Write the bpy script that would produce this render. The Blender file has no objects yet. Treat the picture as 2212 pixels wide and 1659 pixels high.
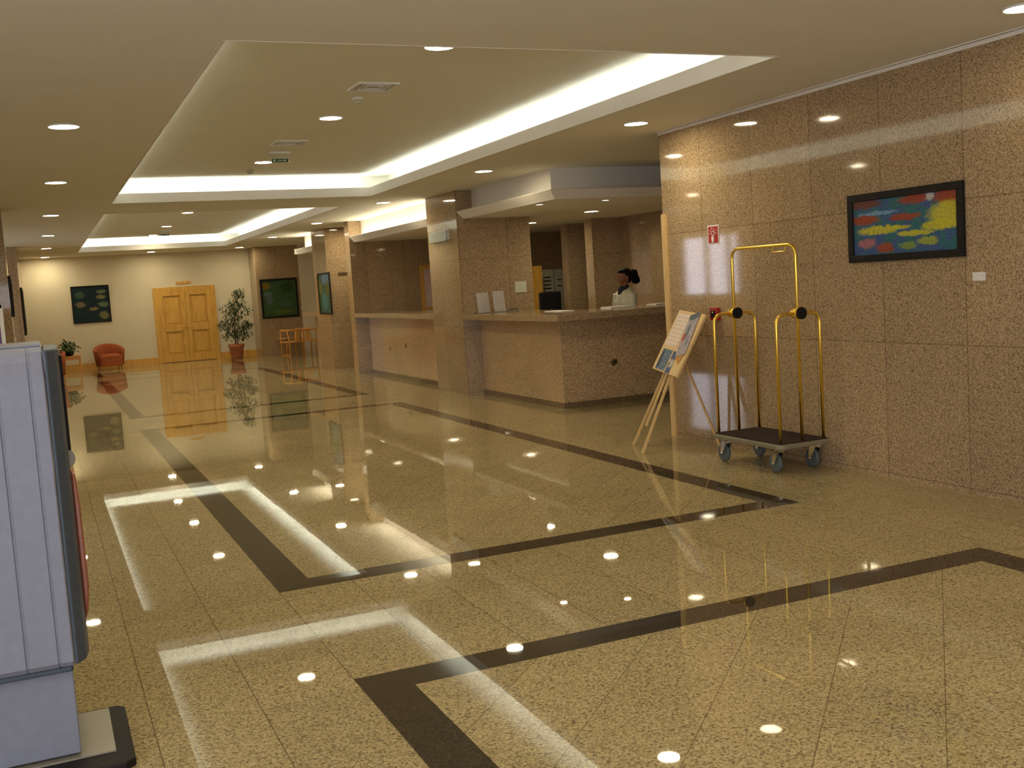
import bpy, bmesh, math, random
from mathutils import Vector, Matrix
S = bpy.context.scene
COL = S.collection
PI = math.pi

# ------------------------------------------------------------------ camera
cam_d = bpy.data.cameras.new('camera'); cam = bpy.data.objects.new('camera', cam_d); COL.objects.link(cam)
F_PX, YAW, PITCH, ROLL = 2330.98, 0.408370, 0.0957694, -0.0642191
cam_d.sensor_fit = 'HORIZONTAL'; cam_d.sensor_width = 36.0; cam_d.lens = F_PX / 2212 * 36.0
cam_d.clip_start = 0.05; cam_d.clip_end = 200
fw = Vector((math.sin(YAW)*math.cos(PITCH), math.cos(YAW)*math.cos(PITCH), -math.sin(PITCH)))
r0 = Vector((math.cos(YAW), -math.sin(YAW), 0)); u0 = r0.cross(fw)
rt = r0*math.cos(ROLL) + u0*math.sin(ROLL); up = rt.cross(fw)
cam.matrix_world = Matrix(((rt.x, up.x, -fw.x, 0), (rt.y, up.y, -fw.y, 0), (rt.z, up.z, -fw.z, 1.6), (0, 0, 0, 1)))
S.camera = cam
# ------------------------------------------------------------------ world, exposure, light levels
w = bpy.data.worlds.new('world'); S.world = w; w.use_nodes = True
w.node_tree.nodes['Background'].inputs[0].default_value = (0.55, 0.68, 1.0, 1)
w.node_tree.nodes['Background'].inputs[1].default_value = 0.6
S.view_settings.view_transform = 'Standard'; S.view_settings.look = 'None'
S.view_settings.gamma = 1.0; S.view_settings.use_curve_mapping = False
S.view_settings.exposure = 1.62
LAMP = 46.0        # downlight lens radiance
TUBE = 4.8        # cove tube radiance
SKYPANE = 4.5      # daylight panes
WARM = (1.0, 0.87, 0.58); COOL = (0.92, 1.0, 0.98)
ZC = 2.9; ZU = 3.2

# ------------------------------------------------------------------ materials
def new_mat(name):
    m = bpy.data.materials.new(name); m.use_nodes = True
    nt = m.node_tree; b = nt.nodes['Principled BSDF']
    return m, nt, b
def N(nt, t, **kw):
    n = nt.nodes.new(t)
    for k, v in kw.items(): setattr(n, k, v)
    return n
def plug(nt, node, i, v):
    if v is None: return
    if hasattr(v, 'is_linked') or isinstance(v, bpy.types.NodeSocket): nt.links.new(v, node.inputs[i])
    else: node.inputs[i].default_value = v
def MATH(nt, op, a, b=None, c=None, clamp=False):
    n = N(nt, 'ShaderNodeMath', operation=op); n.use_clamp = clamp
    plug(nt, n, 0, a); plug(nt, n, 1, b); plug(nt, n, 2, c)
    return n.outputs[0]
def MIX(nt, f, a, b, mode='MIX'):
    n = N(nt, 'ShaderNodeMix', data_type='RGBA', blend_type=mode)
    plug(nt, n, 0, f)
    for i, v in ((6, a), (7, b)):
        if isinstance(v, tuple): v = (*v[:3], 1)
        plug(nt, n, i, v)
    return n.outputs[2]
def NOISE(nt, vec, scale, detail=2.0, rough=0.5):
    n = N(nt, 'ShaderNodeTexNoise'); plug(nt, n, 'Vector', vec)
    n.inputs['Scale'].default_value = scale; n.inputs['Detail'].default_value = detail; n.inputs['Roughness'].default_value = rough
    return n
def RAMP(nt, fac, stops, interp='LINEAR'):
    n = N(nt, 'ShaderNodeValToRGB'); n.color_ramp.interpolation = interp
    while len(n.color_ramp.elements) < len(stops): n.color_ramp.elements.new(0.5)
    for e, (p, c) in zip(n.color_ramp.elements, stops): e.position = p; e.color = (*c[:3], 1)
    nt.links.new(fac, n.inputs[0]); return n.outputs[0]
def POS(nt): return N(nt, 'ShaderNodeNewGeometry').outputs['Position']
def OBJ(nt): return N(nt, 'ShaderNodeTexCoord').outputs['Object']
def SEP(nt, v):
    n = N(nt, 'ShaderNodeSeparateXYZ'); nt.links.new(v, n.inputs[0]); return n.outputs
def lin(c):
    return tuple(((x/255)/12.92 if x/255 <= 0.04045 else ((x/255+0.055)/1.055)**2.4) for x in c)
def plain(name, col, rough=0.5, metal=0.0, var=0.08, scale=12.0, spec=0.5, bump=0.0, coat=0.0):
    m, nt, b = new_mat(name)
    nz = NOISE(nt, OBJ(nt), scale, 3)
    a = tuple(max(0, x*(1-var)) for x in col); c = tuple(min(1, x*(1+var)) for x in col)
    nt.links.new(RAMP(nt, nz.outputs['Fac'], [(0.3, a), (0.7, c)]), b.inputs['Base Color'])
    b.inputs['Roughness'].default_value = rough; b.inputs['Metallic'].default_value = metal
    b.inputs['Specular IOR Level'].default_value = spec
    if coat: b.inputs['Coat Weight'].default_value = coat
    if bump:
        bn = N(nt, 'ShaderNodeBump'); bn.inputs['Strength'].default_value = bump; bn.inputs['Distance'].default_value = 0.01
        nz2 = NOISE(nt, OBJ(nt), scale*8, 2); nt.links.new(nz2.outputs['Fac'], bn.inputs['Height']); nt.links.new(bn.outputs[0], b.inputs['Normal'])
    return m
def emit(name, col, strength):
    m, nt, b = new_mat(name)
    b.inputs['Base Color'].default_value = (*col, 1); b.inputs['Emission Color'].default_value = (*col, 1)
    b.inputs['Emission Strength'].default_value = strength
    return m
def speckle(nt, vec, dark, mid, light, sc):
    v = N(nt, 'ShaderNodeTexVoronoi'); nt.links.new(vec, v.inputs['Vector']); v.inputs['Scale'].default_value = sc
    s = SEP(nt, v.outputs['Color'])
    nz = NOISE(nt, vec, sc*0.45, 3, 0.6).outputs['Fac']
    f = MATH(nt, 'ADD', MATH(nt, 'MULTIPLY', s[0], 0.42), MATH(nt, 'MULTIPLY', nz, 0.58))
    return RAMP(nt, f, [(0.30, dark), (0.40, tuple(0.35*a+0.65*b for a, b in zip(dark, mid))), (0.50, mid), (0.68, light)])
def line_mask(nt, coord, period, off, wdt):
    q = MATH(nt, 'ADD', MATH(nt, 'DIVIDE', MATH(nt, 'SUBTRACT', coord, off), period), 0.5)
    fr = MATH(nt, 'ABSOLUTE', MATH(nt, 'SUBTRACT', MATH(nt, 'FRACT', q), 0.5))
    return MATH(nt, 'LESS_THAN', fr, wdt/2/period)
def granite_wall(name, mul=1.0, spots=None, joint=True, rough=0.05):
    m, nt, b = new_mat(name); P = POS(nt); s = SEP(nt, P)
    c = speckle(nt, P, tuple(x*mul for x in (0.105, 0.075, 0.045)), tuple(x*mul for x in (0.215, 0.157, 0.088)), tuple(x*mul for x in (0.31, 0.226, 0.142)), 140)
    big = NOISE(nt, P, 0.9, 3).outputs['Fac']
    c = MIX(nt, 1.0, c, RAMP(nt, big, [(0.3, (0.90, 0.88, 0.86)), (0.7, (1.05, 1.0, 0.98))]), 'MULTIPLY')
    # slab to slab tone
    if joint:
        along = MATH(nt, 'ADD', s[0], s[1])
        wn = N(nt, 'ShaderNodeTexWhiteNoise', noise_dimensions='2D'); cb = N(nt, 'ShaderNodeCombineXYZ')
        nt.links.new(MATH(nt, 'FLOOR', MATH(nt, 'DIVIDE', MATH(nt, 'SUBTRACT', along, 5.56), 0.75)), cb.inputs[0])
        nt.links.new(MATH(nt, 'FLOOR', MATH(nt, 'DIVIDE', MATH(nt, 'ADD', s[2], -0.985), 0.95)), cb.inputs[1])
        nt.links.new(cb.outputs[0], wn.inputs['Vector'])
        tone = MATH(nt, 'MULTIPLY_ADD', wn.outputs['Value'], 0.16, 0.92)
        cb2 = N(nt, 'ShaderNodeCombineXYZ')
        for i in range(3): nt.links.new(tone, cb2.inputs[i])
        c = MIX(nt, 1.0, c, cb2.outputs[0], 'MULTIPLY')
        j = MATH(nt, 'MAXIMUM', line_mask(nt, along, 0.75, 5.56+0.0, 0.006), line_mask(nt, s[2], 0.95, 0.985, 0.005))
        c = MIX(nt, MATH(nt, 'MULTIPLY', j, 0.6), c, (0.06, 0.03, 0.02))
    for (px, py, pz, r) in (spots or []):
        d = N(nt, 'ShaderNodeVectorMath', operation='DISTANCE'); nt.links.new(P, d.inputs[0]); d.inputs[1].default_value = (px, py, pz)
        dn = MATH(nt, 'ADD', d.outputs['Value'], MATH(nt, 'MULTIPLY', NOISE(nt, P, 25).outputs['Fac'], 0.03))
        c = MIX(nt, MATH(nt, 'MULTIPLY', MATH(nt, 'LESS_THAN', dn, r), 0.8), c, (0.03, 0.02, 0.012))
    nt.links.new(c, b.inputs['Base Color']); b.inputs['Roughness'].default_value = rough
    b.inputs['IOR'].default_value = 1.5
    return m
def floor_mat(name, diag):
    m, nt, b = new_mat(name); P = POS(nt); s = SEP(nt, P)
    c = speckle(nt, P, (0.185, 0.140, 0.078), (0.430, 0.340, 0.172), (0.56, 0.455, 0.255), 140)
    if diag:
        u = MATH(nt, 'SUBTRACT', s[0], s[1]); v = MATH(nt, 'ADD', s[0], s[1]); pu = pv = 0.567; ou = 0.0; ov = 0.1
    else:
        u = s[0]; v = s[1]; pu = 0.4; pv = 0.5; ou = 1.05; ov = 0.15
    wn = N(nt, 'ShaderNodeTexWhiteNoise', noise_dimensions='2D'); cb = N(nt, 'ShaderNodeCombineXYZ')
    nt.links.new(MATH(nt, 'FLOOR', MATH(nt, 'DIVIDE', MATH(nt, 'SUBTRACT', u, ou), pu)), cb.inputs[0])
    nt.links.new(MATH(nt, 'FLOOR', MATH(nt, 'DIVIDE', MATH(nt, 'SUBTRACT', v, ov), pv)), cb.inputs[1])
    nt.links.new(cb.outputs[0], wn.inputs['Vector'])
    tone = MATH(nt, 'MULTIPLY_ADD', wn.outputs['Value'], 0.12, 0.94); cb2 = N(nt, 'ShaderNodeCombineXYZ')
    for i in range(3): nt.links.new(tone, cb2.inputs[i])
    c = MIX(nt, 1.0, c, cb2.outputs[0], 'MULTIPLY')
    j1 = line_mask(nt, u, pu, ou, 0.0045 if not diag else 0.006); j2 = line_mask(nt, v, pv, ov, 0.004)
    j = MATH(nt, 'MAXIMUM', MATH(nt, 'MULTIPLY', j1, 0.6 if diag else 0.7), MATH(nt, 'MULTIPLY', j2, 0.25 if diag else 0.4))
    c = MIX(nt, j, c, (0.07, 0.045, 0.02))
    nt.links.new(c, b.inputs['Base Color'])
    floor_gloss(nt, b, P, wn.outputs['Color'])
    return m
def floor_gloss(nt, b, P, tilecol=None):
    b.inputs['Roughness'].default_value = 0.018; b.inputs['IOR'].default_value = 1.40
    nz = NOISE(nt, P, 1.6, 1.0)
    bn = N(nt, 'ShaderNodeBump'); bn.inputs['Strength'].default_value = 0.3; bn.inputs['Distance'].default_value = 0.0002
    nt.links.new(nz.outputs['Fac'], bn.inputs['Height'])
    if tilecol is not None:   # laid tiles are never perfectly level
        v1 = N(nt, 'ShaderNodeVectorMath', operation='SUBTRACT'); nt.links.new(tilecol, v1.inputs[0]); v1.inputs[1].default_value = (0.5, 0.5, 0.5)
        v2 = N(nt, 'ShaderNodeVectorMath', operation='MULTIPLY'); nt.links.new(v1.outputs[0], v2.inputs[0]); v2.inputs[1].default_value = (0.0007, 0.0007, 0.0)
        v3 = N(nt, 'ShaderNodeVectorMath', operation='ADD'); nt.links.new(v2.outputs[0], v3.inputs[0]); nt.links.new(bn.outputs[0], v3.inputs[1])
        v4 = N(nt, 'ShaderNodeVectorMath', operation='NORMALIZE'); nt.links.new(v3.outputs[0], v4.inputs[0]); nt.links.new(v4.outputs[0], b.inputs['Normal'])
    else: nt.links.new(bn.outputs[0], b.inputs['Normal'])
def strip_mat():
    m, nt, b = new_mat('dark_granite_strip'); P = POS(nt)
    c = speckle(nt, P, (0.040, 0.030, 0.019), (0.055, 0.042, 0.027), (0.068, 0.053, 0.036), 110)
    nt.links.new(c, b.inputs['Base Color']); floor_gloss(nt, b, P)
    return m
def wood(name, c1, c2, rough=0.35, axis=2, sc=1.0):
    m, nt, b = new_mat(name); O = OBJ(nt)
    mp = N(nt, 'ShaderNodeMapping'); nt.links.new(O, mp.inputs[0])
    s = [14*sc]*3; s[axis] = 1.0*sc; mp.inputs['Scale'].default_value = s
    nz = NOISE(nt, mp.outputs[0], 3.0, 5, 0.6)
    nt.links.new(RAMP(nt, nz.outputs['Fac'], [(0.35, c1), (0.65, c2)]), b.inputs['Base Color'])
    b.inputs['Roughness'].default_value = rough
    return m
def painting(name, base, patches, ax, size, rough=0.55):
    """abstract colour patches; ax = object axes of picture width/height; patches: (cx, cy, rx, ry, colour) in 0..1"""
    m, nt, b = new_mat(name); O = OBJ(nt); s = SEP(nt, O)
    U = MATH(nt, 'DIVIDE', s[ax[0]], size[0]*ax[2]); V = MATH(nt, 'DIVIDE', s[ax[1]], size[1])
    nz = NOISE(nt, O, 16/size[0], 6, 0.75); ns = SEP(nt, nz.outputs['Color'])
    U2 = MATH(nt, 'ADD', U, MATH(nt, 'MULTIPLY', MATH(nt, 'SUBTRACT', ns[0], 0.5), 0.22))
    V2 = MATH(nt, 'ADD', V, MATH(nt, 'MULTIPLY', MATH(nt, 'SUBTRACT', ns[1], 0.5), 0.16))
    c = RAMP(nt, NOISE(nt, O, 9/size[0], 4).outputs['Fac'], [(0.25 + 0.5*i/(len(base)-1), x) for i, x in enumerate(base)])
    for (cx, cy, rx, ry, cc) in patches:
        du = MATH(nt, 'DIVIDE', MATH(nt, 'SUBTRACT', U2, cx-0.5), rx); dv = MATH(nt, 'DIVIDE', MATH(nt, 'SUBTRACT', V2, cy-0.5), ry)
        d = MATH(nt, 'ADD', MATH(nt, 'MULTIPLY', du, du), MATH(nt, 'MULTIPLY', dv, dv))
        f = MATH(nt, 'MULTIPLY', MATH(nt, 'SUBTRACT', 1.35, d), 1.3, clamp=True)
        c = MIX(nt, MATH(nt, 'MULTIPLY', f, 0.9), c, cc)
    st = NOISE(nt, O, 60/size[0], 2).outputs['Fac']
    c = MIX(nt, 1.0, c, RAMP(nt, st, [(0.3, (0.7, 0.7, 0.7)), (0.7, (1.15, 1.15, 1.15))]), 'MULTIPLY')
    nt.links.new(c, b.inputs['Base Color']); b.inputs['Roughness'].default_value = rough; b.inputs['Specular IOR Level'].default_value = 0.25
    return m

M = {}
M['paint'] = plain('ceiling_paint', (0.83, 0.80, 0.70), 0.9, var=0.015, scale=3, spec=0.2)
M['cream'] = plain('cream_wall_paint', (0.74, 0.66, 0.49), 0.8, var=0.02, scale=2, spec=0.2)
M['trimpaint'] = plain('white_trim_paint', (0.84, 0.79, 0.73), 0.7, var=0.015, scale=3, spec=0.3)
M['floor_out'] = floor_mat('polished_floor_granite', False)
M['floor_in'] = floor_mat('polished_floor_granite_diagonal', True)
M['strip'] = strip_mat()
M['granite'] = granite_wall('brown_granite', 1.8)
M['granite_c'] = granite_wall('counter_granite', 2.6, spots=[(6.47, 11.75, 0.5, 0.055), (6.50, 11.75, 0.52, 0.05), (5.76, 18.74, 0.51, 0.05), (5.76, 17.81, 0.59, 0.065), (5.76, 20.0, 0.6, 0.05)], joint=False)
M['granite_top'] = granite_wall('countertop_granite', 1.8, joint=False, rough=0.1)
M['granite_d'] = granite_wall('plinth_granite', 0.9, joint=False)
M['wood_door'] = wood('honey_wood', (0.60, 0.31, 0.045), (0.78, 0.45, 0.085))
M['wood_pale'] = wood('pale_pine', (0.62, 0.40, 0.15), (0.78, 0.54, 0.24), sc=2)
M['wood_orange'] = wood('orange_stained_wood', (0.62, 0.27, 0.05), (0.80, 0.40, 0.09), sc=2)
M['wicker'] = plain('orange_rust_fabric', (0.42, 0.10, 0.025), 0.75, var=0.2, scale=40, bump=0.6)
M['brass'] = plain('polished_brass', (0.95, 0.66, 0.12), 0.30, 1.0, var=0.04, scale=6)
M['chrome'] = plain('chrome', (0.78, 0.78, 0.80), 0.12, 1.0, var=0.03)
M['rubber'] = plain('grey_rubber', (0.10, 0.12, 0.125), 0.5, var=0.1)
M['greytrim'] = plain('grey_rubber_bumper', (0.23, 0.20, 0.135), 0.45, var=0.06)
M['black'] = plain('black_lacquer', (0.010, 0.008, 0.008), 0.55, var=0.2, spec=0.25)
M['carpet'] = plain('dark_brown_carpet', (0.030, 0.012, 0.007), 0.95, var=0.5, scale=80, bump=0.5)
M['white'] = plain('white_plastic', (0.78, 0.77, 0.74), 0.45, var=0.02)
M['paper'] = plain('white_paper', (0.80, 0.76, 0.74), 0.7, var=0.02)
M['kiosk'] = plain('blue_grey_metal', (0.225, 0.24, 0.315), 0.42, 0.0, var=0.05, scale=30)
M['kiosk_d'] = plain('dark_blue_grey_metal', (0.055, 0.075, 0.11), 0.45, 0.0, var=0.06, scale=30)
M['kiosk_p'] = plain('pale_grey_pedestal', (0.21, 0.225, 0.295), 0.5, 0.0, var=0.05, scale=20)
M['plate_grey'] = plain('brushed_grey_plate', (0.26, 0.24, 0.19), 0.35, var=0.05, scale=20)
M['red'] = plain('glossy_orange_red_plastic', (0.32, 0.085, 0.045), 0.2, var=0.08, coat=0.6)
M['redsign'] = plain('red_sign_paint', (0.42, 0.02, 0.012), 0.4, var=0.05)
M['green'] = plain('dark_green_sign', (0.01, 0.10, 0.05), 0.4, var=0.05)
M['terra'] = plain('terracotta', (0.46, 0.15, 0.07), 0.7, var=0.12)
M['soil'] = plain('dark_soil', (0.03, 0.018, 0.01), 0.95, var=0.4, scale=60)
M['leaf'] = plain('dark_green_leaf', (0.030, 0.065, 0.015), 0.4, var=0.5, scale=9)
M['leaf2'] = plain('bush_green_leaf', (0.035, 0.09, 0.015), 0.45, var=0.5, scale=12)
M['bark'] = plain('pale_bark', (0.20, 0.13, 0.07), 0.8, var=0.2)
M['lamp'] = emit('lamp_lens', WARM, LAMP)
M['lamp_dim'] = emit('small_lamp_lens', WARM, LAMP*0.35)
M['tube'] = emit('fluorescent_tube', COOL, TUBE)
M['tube_warm'] = emit('warm_fluorescent_tube', (1.0, 0.93, 0.72), TUBE*1.3)
M['pane'] = emit('bright_daylight_pane', (0.86, 0.86, 1.0), SKYPANE*0.42)
M['pane_door'] = emit('daylight_entrance_pane', (0.86, 0.89, 1.0), SKYPANE*0.16)
M['pane_added'] = emit('added_fill_pane', (0.86, 0.89, 1.0), SKYPANE*0.30)  # glow of the added left window, out of view
M['skin'] = plain('brown_skin', (0.26, 0.10, 0.045), 0.5, var=0.06)
M['hair'] = plain('black_hair', (0.008, 0.006, 0.006), 0.75, spec=0.15, var=0.4, scale=60)
M['jacket'] = plain('pale_cream_jacket', (0.62, 0.60, 0.46), 0.8, var=0.06)
M['navy'] = plain('dark_navy_cloth', (0.012, 0.012, 0.022), 0.8, var=0.2)
M['darkred'] = plain('dark_red_fabric', (0.10, 0.006, 0.006), 0.8, var=0.2)
M['lilac'] = plain('purple_poster', (0.14, 0.03, 0.22), 0.3, var=0.1)
M['acrylic'] = plain('translucent_acrylic', (0.50, 0.56, 0.55), 0.15, var=0.03)
M['cabinet'] = plain('pale_cabinet_laminate', (0.46, 0.44, 0.34), 0.6, var=0.04)
def glass(name, col=(0.9, 0.95, 0.92)):
    m, nt, b = new_mat(name)
    b.inputs['Base Color'].default_value = (*col, 1); b.inputs['Roughness'].default_value = 0.05
    b.inputs['Transmission Weight'].default_value = 0.95; b.inputs['IOR'].default_value = 1.1
    return m
M['clear'] = glass('clear_acrylic')
def printed(name, ground, ink, ax, lines, thick=0.35):
    """sheet with rows of small unreadable print; ax = object axis running down the sheet"""
    m, nt, b = new_mat(name); O = OBJ(nt); s = SEP(nt, O)
    fr = MATH(nt, 'FRACT', MATH(nt, 'MULTIPLY', s[ax], lines))
    nz = NOISE(nt, O, 55, 2).outputs['Fac']
    f = MATH(nt, 'MULTIPLY', MATH(nt, 'LESS_THAN', fr, thick), MATH(nt, 'GREATER_THAN', nz, 0.47))
    nt.links.new(MIX(nt, MATH(nt, 'MULTIPLY', f, 0.4), ground, ink), b.inputs['Base Color']); b.inputs['Roughness'].default_value = 0.4
    return m

# ------------------------------------------------------------------ mesh helpers
class MB:
    def __init__(s): s.bm = bmesh.new()
    def box(s, x0, x1, y0, y1, z0, z1, mi=0):
        v = [s.bm.verts.new(p) for p in ((x0,y0,z0),(x1,y0,z0),(x1,y1,z0),(x0,y1,z0),(x0,y0,z1),(x1,y0,z1),(x1,y1,z1),(x0,y1,z1))]
        for f in ((3,2,1,0),(4,5,6,7),(0,1,5,4),(1,2,6,5),(2,3,7,6),(3,0,4,7)):
            fc = s.bm.faces.new([v[i] for i in f]); fc.material_index = mi
        return s
    def obox(s, c, ux, uy, uz, hx, hy, hz):
        c = Vector(c); ux, uy, uz = Vector(ux).normalized(), Vector(uy).normalized(), Vector(uz).normalized()
        v = [s.bm.verts.new(c+ux*a*hx+uy*b*hy+uz*d*hz) for d in (-1, 1) for a, b in ((-1,-1),(1,-1),(1,1),(-1,1))]
        for f in ((3,2,1,0),(4,5,6,7),(0,1,5,4),(1,2,6,5),(2,3,7,6),(3,0,4,7)): s.bm.faces.new([v[i] for i in f])
        return s
    def prism(s, prof, a0, a1, plane='xz'):
        """closed 2-D profile extruded along the third axis"""
        def P(p, a):
            return {'xz': (p[0], a, p[1]), 'yz': (a, p[0], p[1]), 'xy': (p[0], p[1], a)}[plane]
        A = [s.bm.verts.new(P(p, a0)) for p in prof]; B = [s.bm.verts.new(P(p, a1)) for p in prof]
        n = len(prof)
        s.bm.faces.new(A); s.bm.faces.new(B[::-1])
        for i in range(n): s.bm.faces.new((A[i], B[i], B[(i+1)%n], A[(i+1)%n]))
        return s
    def tube(s, pts, r, seg=12, cap=True, r1=None):
        pts = [Vector(p) for p in pts]; n = len(pts); rings = []
        t0 = (pts[1]-pts[0]).normalized(); ref = Vector((0,0,1)) if abs(t0.z) < 0.9 else Vector((1,0,0))
        nrm = (ref - t0*ref.dot(t0)).normalized()
        for i, p in enumerate(pts):
            t = ((pts[min(i+1,n-1)]-pts[i]).normalized() + (pts[i]-pts[max(i-1,0)]).normalized())
            t = t.normalized() if t.length > 1e-6 else t0
            nrm = (nrm - t*nrm.dot(t)).normalized(); bn = t.cross(nrm)
            rr = r[i] if isinstance(r, (list, tuple)) else (r if r1 is None else r+(r1-r)*i/(n-1))
            rings.append([s.bm.verts.new(p+(nrm*math.cos(2*PI*k/seg)+bn*math.sin(2*PI*k/seg))*rr) for k in range(seg)])
        for a, b in zip(rings, rings[1:]):
            for k in range(seg):
                f = s.bm.faces.new((a[k], a[(k+1)%seg], b[(k+1)%seg], b[k])); f.smooth = True
        if cap: s.bm.faces.new(rings[0][::-1]); s.bm.faces.new(rings[-1])
        return s
    def cyl(s, a, b, r, seg=20, r1=None): return s.tube([a, b], r, seg, True, r1)
    def lathe(s, prof, seg=28, c=(0,0,0)):
        """profile (r, z) turned about z"""
        rings = []
        for r, z in prof:
            rings.append([s.bm.verts.new((c[0]+r*math.cos(2*PI*k/seg), c[1]+r*math.sin(2*PI*k/seg), c[2]+z)) for k in range(seg)])
        for a, b in zip(rings, rings[1:]):
            for k in range(seg):
                f = s.bm.faces.new((a[k], a[(k+1)%seg], b[(k+1)%seg], b[k])); f.smooth = True
        if prof[0][0] > 1e-4: s.bm.faces.new(rings[0][::-1])
        if prof[-1][0] > 1e-4: s.bm.faces.new(rings[-1])
        return s
    def ell(s, c, r, seg=20, rings=12, rot=None):
        mt = Matrix.Translation(Vector(c)) @ (rot or Matrix.Identity(4)) @ Matrix.Diagonal((*r, 1))
        g = bmesh.ops.create_uvsphere(s.bm, u_segments=seg, v_segments=rings, radius=1.0, matrix=mt)
        for v in g['verts']:
            for f in v.link_faces: f.smooth = True
        return s
    def poly(s, pts): s.bm.faces.new([s.bm.verts.new(p) for p in pts]); return s
def fillet(pts, r, n=6):
    pts = [Vector(p) for p in pts]; out = [pts[0]]
    for a, b, c in zip(pts, pts[1:], pts[2:]):
        d1 = (a-b).normalized(); d2 = (c-b).normalized(); p1 = b+d1*r; p2 = b+d2*r
        for i in range(n+1):
            t = i/n; out.append(p1*(1-t)**2 + b*2*t*(1-t) + p2*t*t)
    out.append(pts[-1]); return out

def finish(name, mb, mats, parent=None, bevel=0.0, world=True, remesh=0.0, origin=None):
    bm = mb.bm if isinstance(mb, MB) else mb
    bmesh.ops.recalc_face_normals(bm, faces=bm.faces[:])
    if parent is not None:
        if world:
            off = Vector((0, 0, 0)); q = parent
            while q is not None: off += q.matrix_basis.translation; q = q.parent
            bmesh.ops.translate(bm, verts=bm.verts[:], vec=-off)
    elif origin is not None:
        bmesh.ops.translate(bm, verts=bm.verts[:], vec=-Vector(origin))
    me = bpy.data.meshes.new(name); bm.to_mesh(me); bm.free()
    for m in (mats if isinstance(mats, (list, tuple)) else [mats]): me.materials.append(m)
    o = bpy.data.objects.new(name, me); COL.objects.link(o)
    if parent is not None: o.parent = parent
    elif origin is not None: o.location = origin
    if remesh:
        rm = o.modifiers.new('remesh', 'REMESH'); rm.mode = 'VOXEL'; rm.voxel_size = remesh; rm.use_smooth_shade = True
        sm = o.modifiers.new('smooth', 'SMOOTH'); sm.factor = 0.5; sm.iterations = 4
    if bevel:
        b = o.modifiers.new('bevel', 'BEVEL'); b.width = bevel; b.segments = 2; b.limit_method = 'ANGLE'
    return o
def tag(o, label, cat, group=None):
    o['label'] = label; o['category'] = cat
    if group: o['group'] = group
    return o
def thing(name, label, cat, loc=(0,0,0), rotz=0.0, group=None):
    o = bpy.data.objects.new(name, None); COL.objects.link(o); o.empty_display_size = 0.1
    o.location = loc; o.rotation_euler = (0, 0, rotz)
    return tag(o, label, cat, group)
def struct(name, mb, mats, bevel=0.0):
    o = finish(name, mb, mats, bevel=bevel); o['kind'] = 'structure'; return o
def dup(root, loc, rotz=None, label=None, group=None):
    r = root.copy(); COL.objects.link(r); r.location = loc
    if rotz is not None: r.rotation_euler = (0, 0, rotz)
    if label: r['label'] = label
    if group: r['group'] = group
    for ch in list(root.children):
        c = ch.copy(); COL.objects.link(c); c.parent = r
        for g in list(ch.children):
            d = g.copy(); COL.objects.link(d); d.parent = c
    return r

# ================================================================== THE HALL
XL, XR = -3.6, 5.54        # outer left wall, right foreground wall
YN, YF = -6.0, 29.8        # behind the camera, far wall
XE = 10.2                  # office outer wall
# floor: tiles, dark inlaid strips, diagonal fields
rects = [(-4.43, 4.27), (5.77, 14.47), (15.97, 24.67), (26.17, 29.0)]
xs = [XL, 1.05, 1.25, 4.34, 4.54, XE]
ys = [YN]
for a, b_ in rects: ys += [a, a+0.2, b_-0.2, b_]
ys.append(YF)
mb = MB()
for i in range(len(xs)-1):
    for j in range(len(ys)-1):
        x0, x1, y0, y1 = xs[i], xs[i+1], ys[j], ys[j+1]
        cx, cy = (x0+x1)/2, (y0+y1)/2; mi = 0
        for a, b_ in rects:
            if a < cy < b_ and 1.05 < cx < 4.54:
                mi = 2 if (a+0.2 < cy < b_-0.2 and 1.25 < cx < 4.34) else 1
        f = mb.bm.faces.new([mb.bm.verts.new(p) for p in ((x0,y0,0),(x1,y0,0),(x1,y1,0),(x0,y1,0))]); f.material_index = mi
bmesh.ops.remove_doubles(mb.bm, verts=mb.bm.verts[:], dist=1e-4)
struct('floor', mb, [M['floor_out'], M['strip'], M['floor_in']])

# ceiling with two light coves
trays = [(5.7, 14.8), (16.5, 27.5)]; TX0, TX1 = 1.0, 4.43; OFF = 0.36
mb = MB()
mb.box(XL, TX0, YN, YF, ZC, ZC+0.04); mb.box(TX1, XE, YN, 11.45, ZC, ZC+0.04)
mb.box(TX1, 5.75, 11.45, YF, ZC, ZC+0.04); mb.box(5.75, XE, 20.0, YF, ZC, ZC+0.04)
yy = YN
for a, b_ in trays:
    mb.box(TX0, TX1, yy, a, ZC, ZC+0.04); yy = b_
mb.box(TX0, TX1, yy, YF, ZC, ZC+0.04)
mb.box(5.75, XE, 11.45, 20.0, ZC, ZC+0.04)
for a, b_ in trays:   # raised field and its side walls
    X0, X1, Y0, Y1 = TX0-OFF, TX1+OFF, a-OFF, b_+OFF
    mb.box(X0, X1, Y0, Y1, ZU, ZU+0.04)
    mb.box(X0-0.03, X0, Y0, Y1, ZC+0.04, ZU+0.04); mb.box(X1, X1+0.03, Y0, Y1, ZC+0.04, ZU+0.04)
    mb.box(X0, X1, Y0-0.03, Y0, ZC+0.04, ZU+0.04); mb.box(X0, X1, Y1, Y1+0.03, ZC+0.04, ZU+0.04)
struct('ceiling', mb, M['paint'])
for n_, (a, b_) in enumerate(trays):   # upstand hiding the tubes
    mb = MB(); t = 0.02; z0, z1 = ZC-0.002, ZC+0.12
    e = 0.004; xa, xb, ya, yb = TX0+e, TX1-e, a+e, b_-e
    mb.box(xa-t, xa, ya-t, yb+t, z0, z1); mb.box(xb, xb+t, ya-t, yb+t, z0, z1)
    mb.box(xa, xb, ya-t, ya, z0, z1); mb.box(xa, xb, yb, yb+t, z0, z1)
    struct('trim_%d' % (n_+1), mb, M['trimpaint'])

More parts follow.
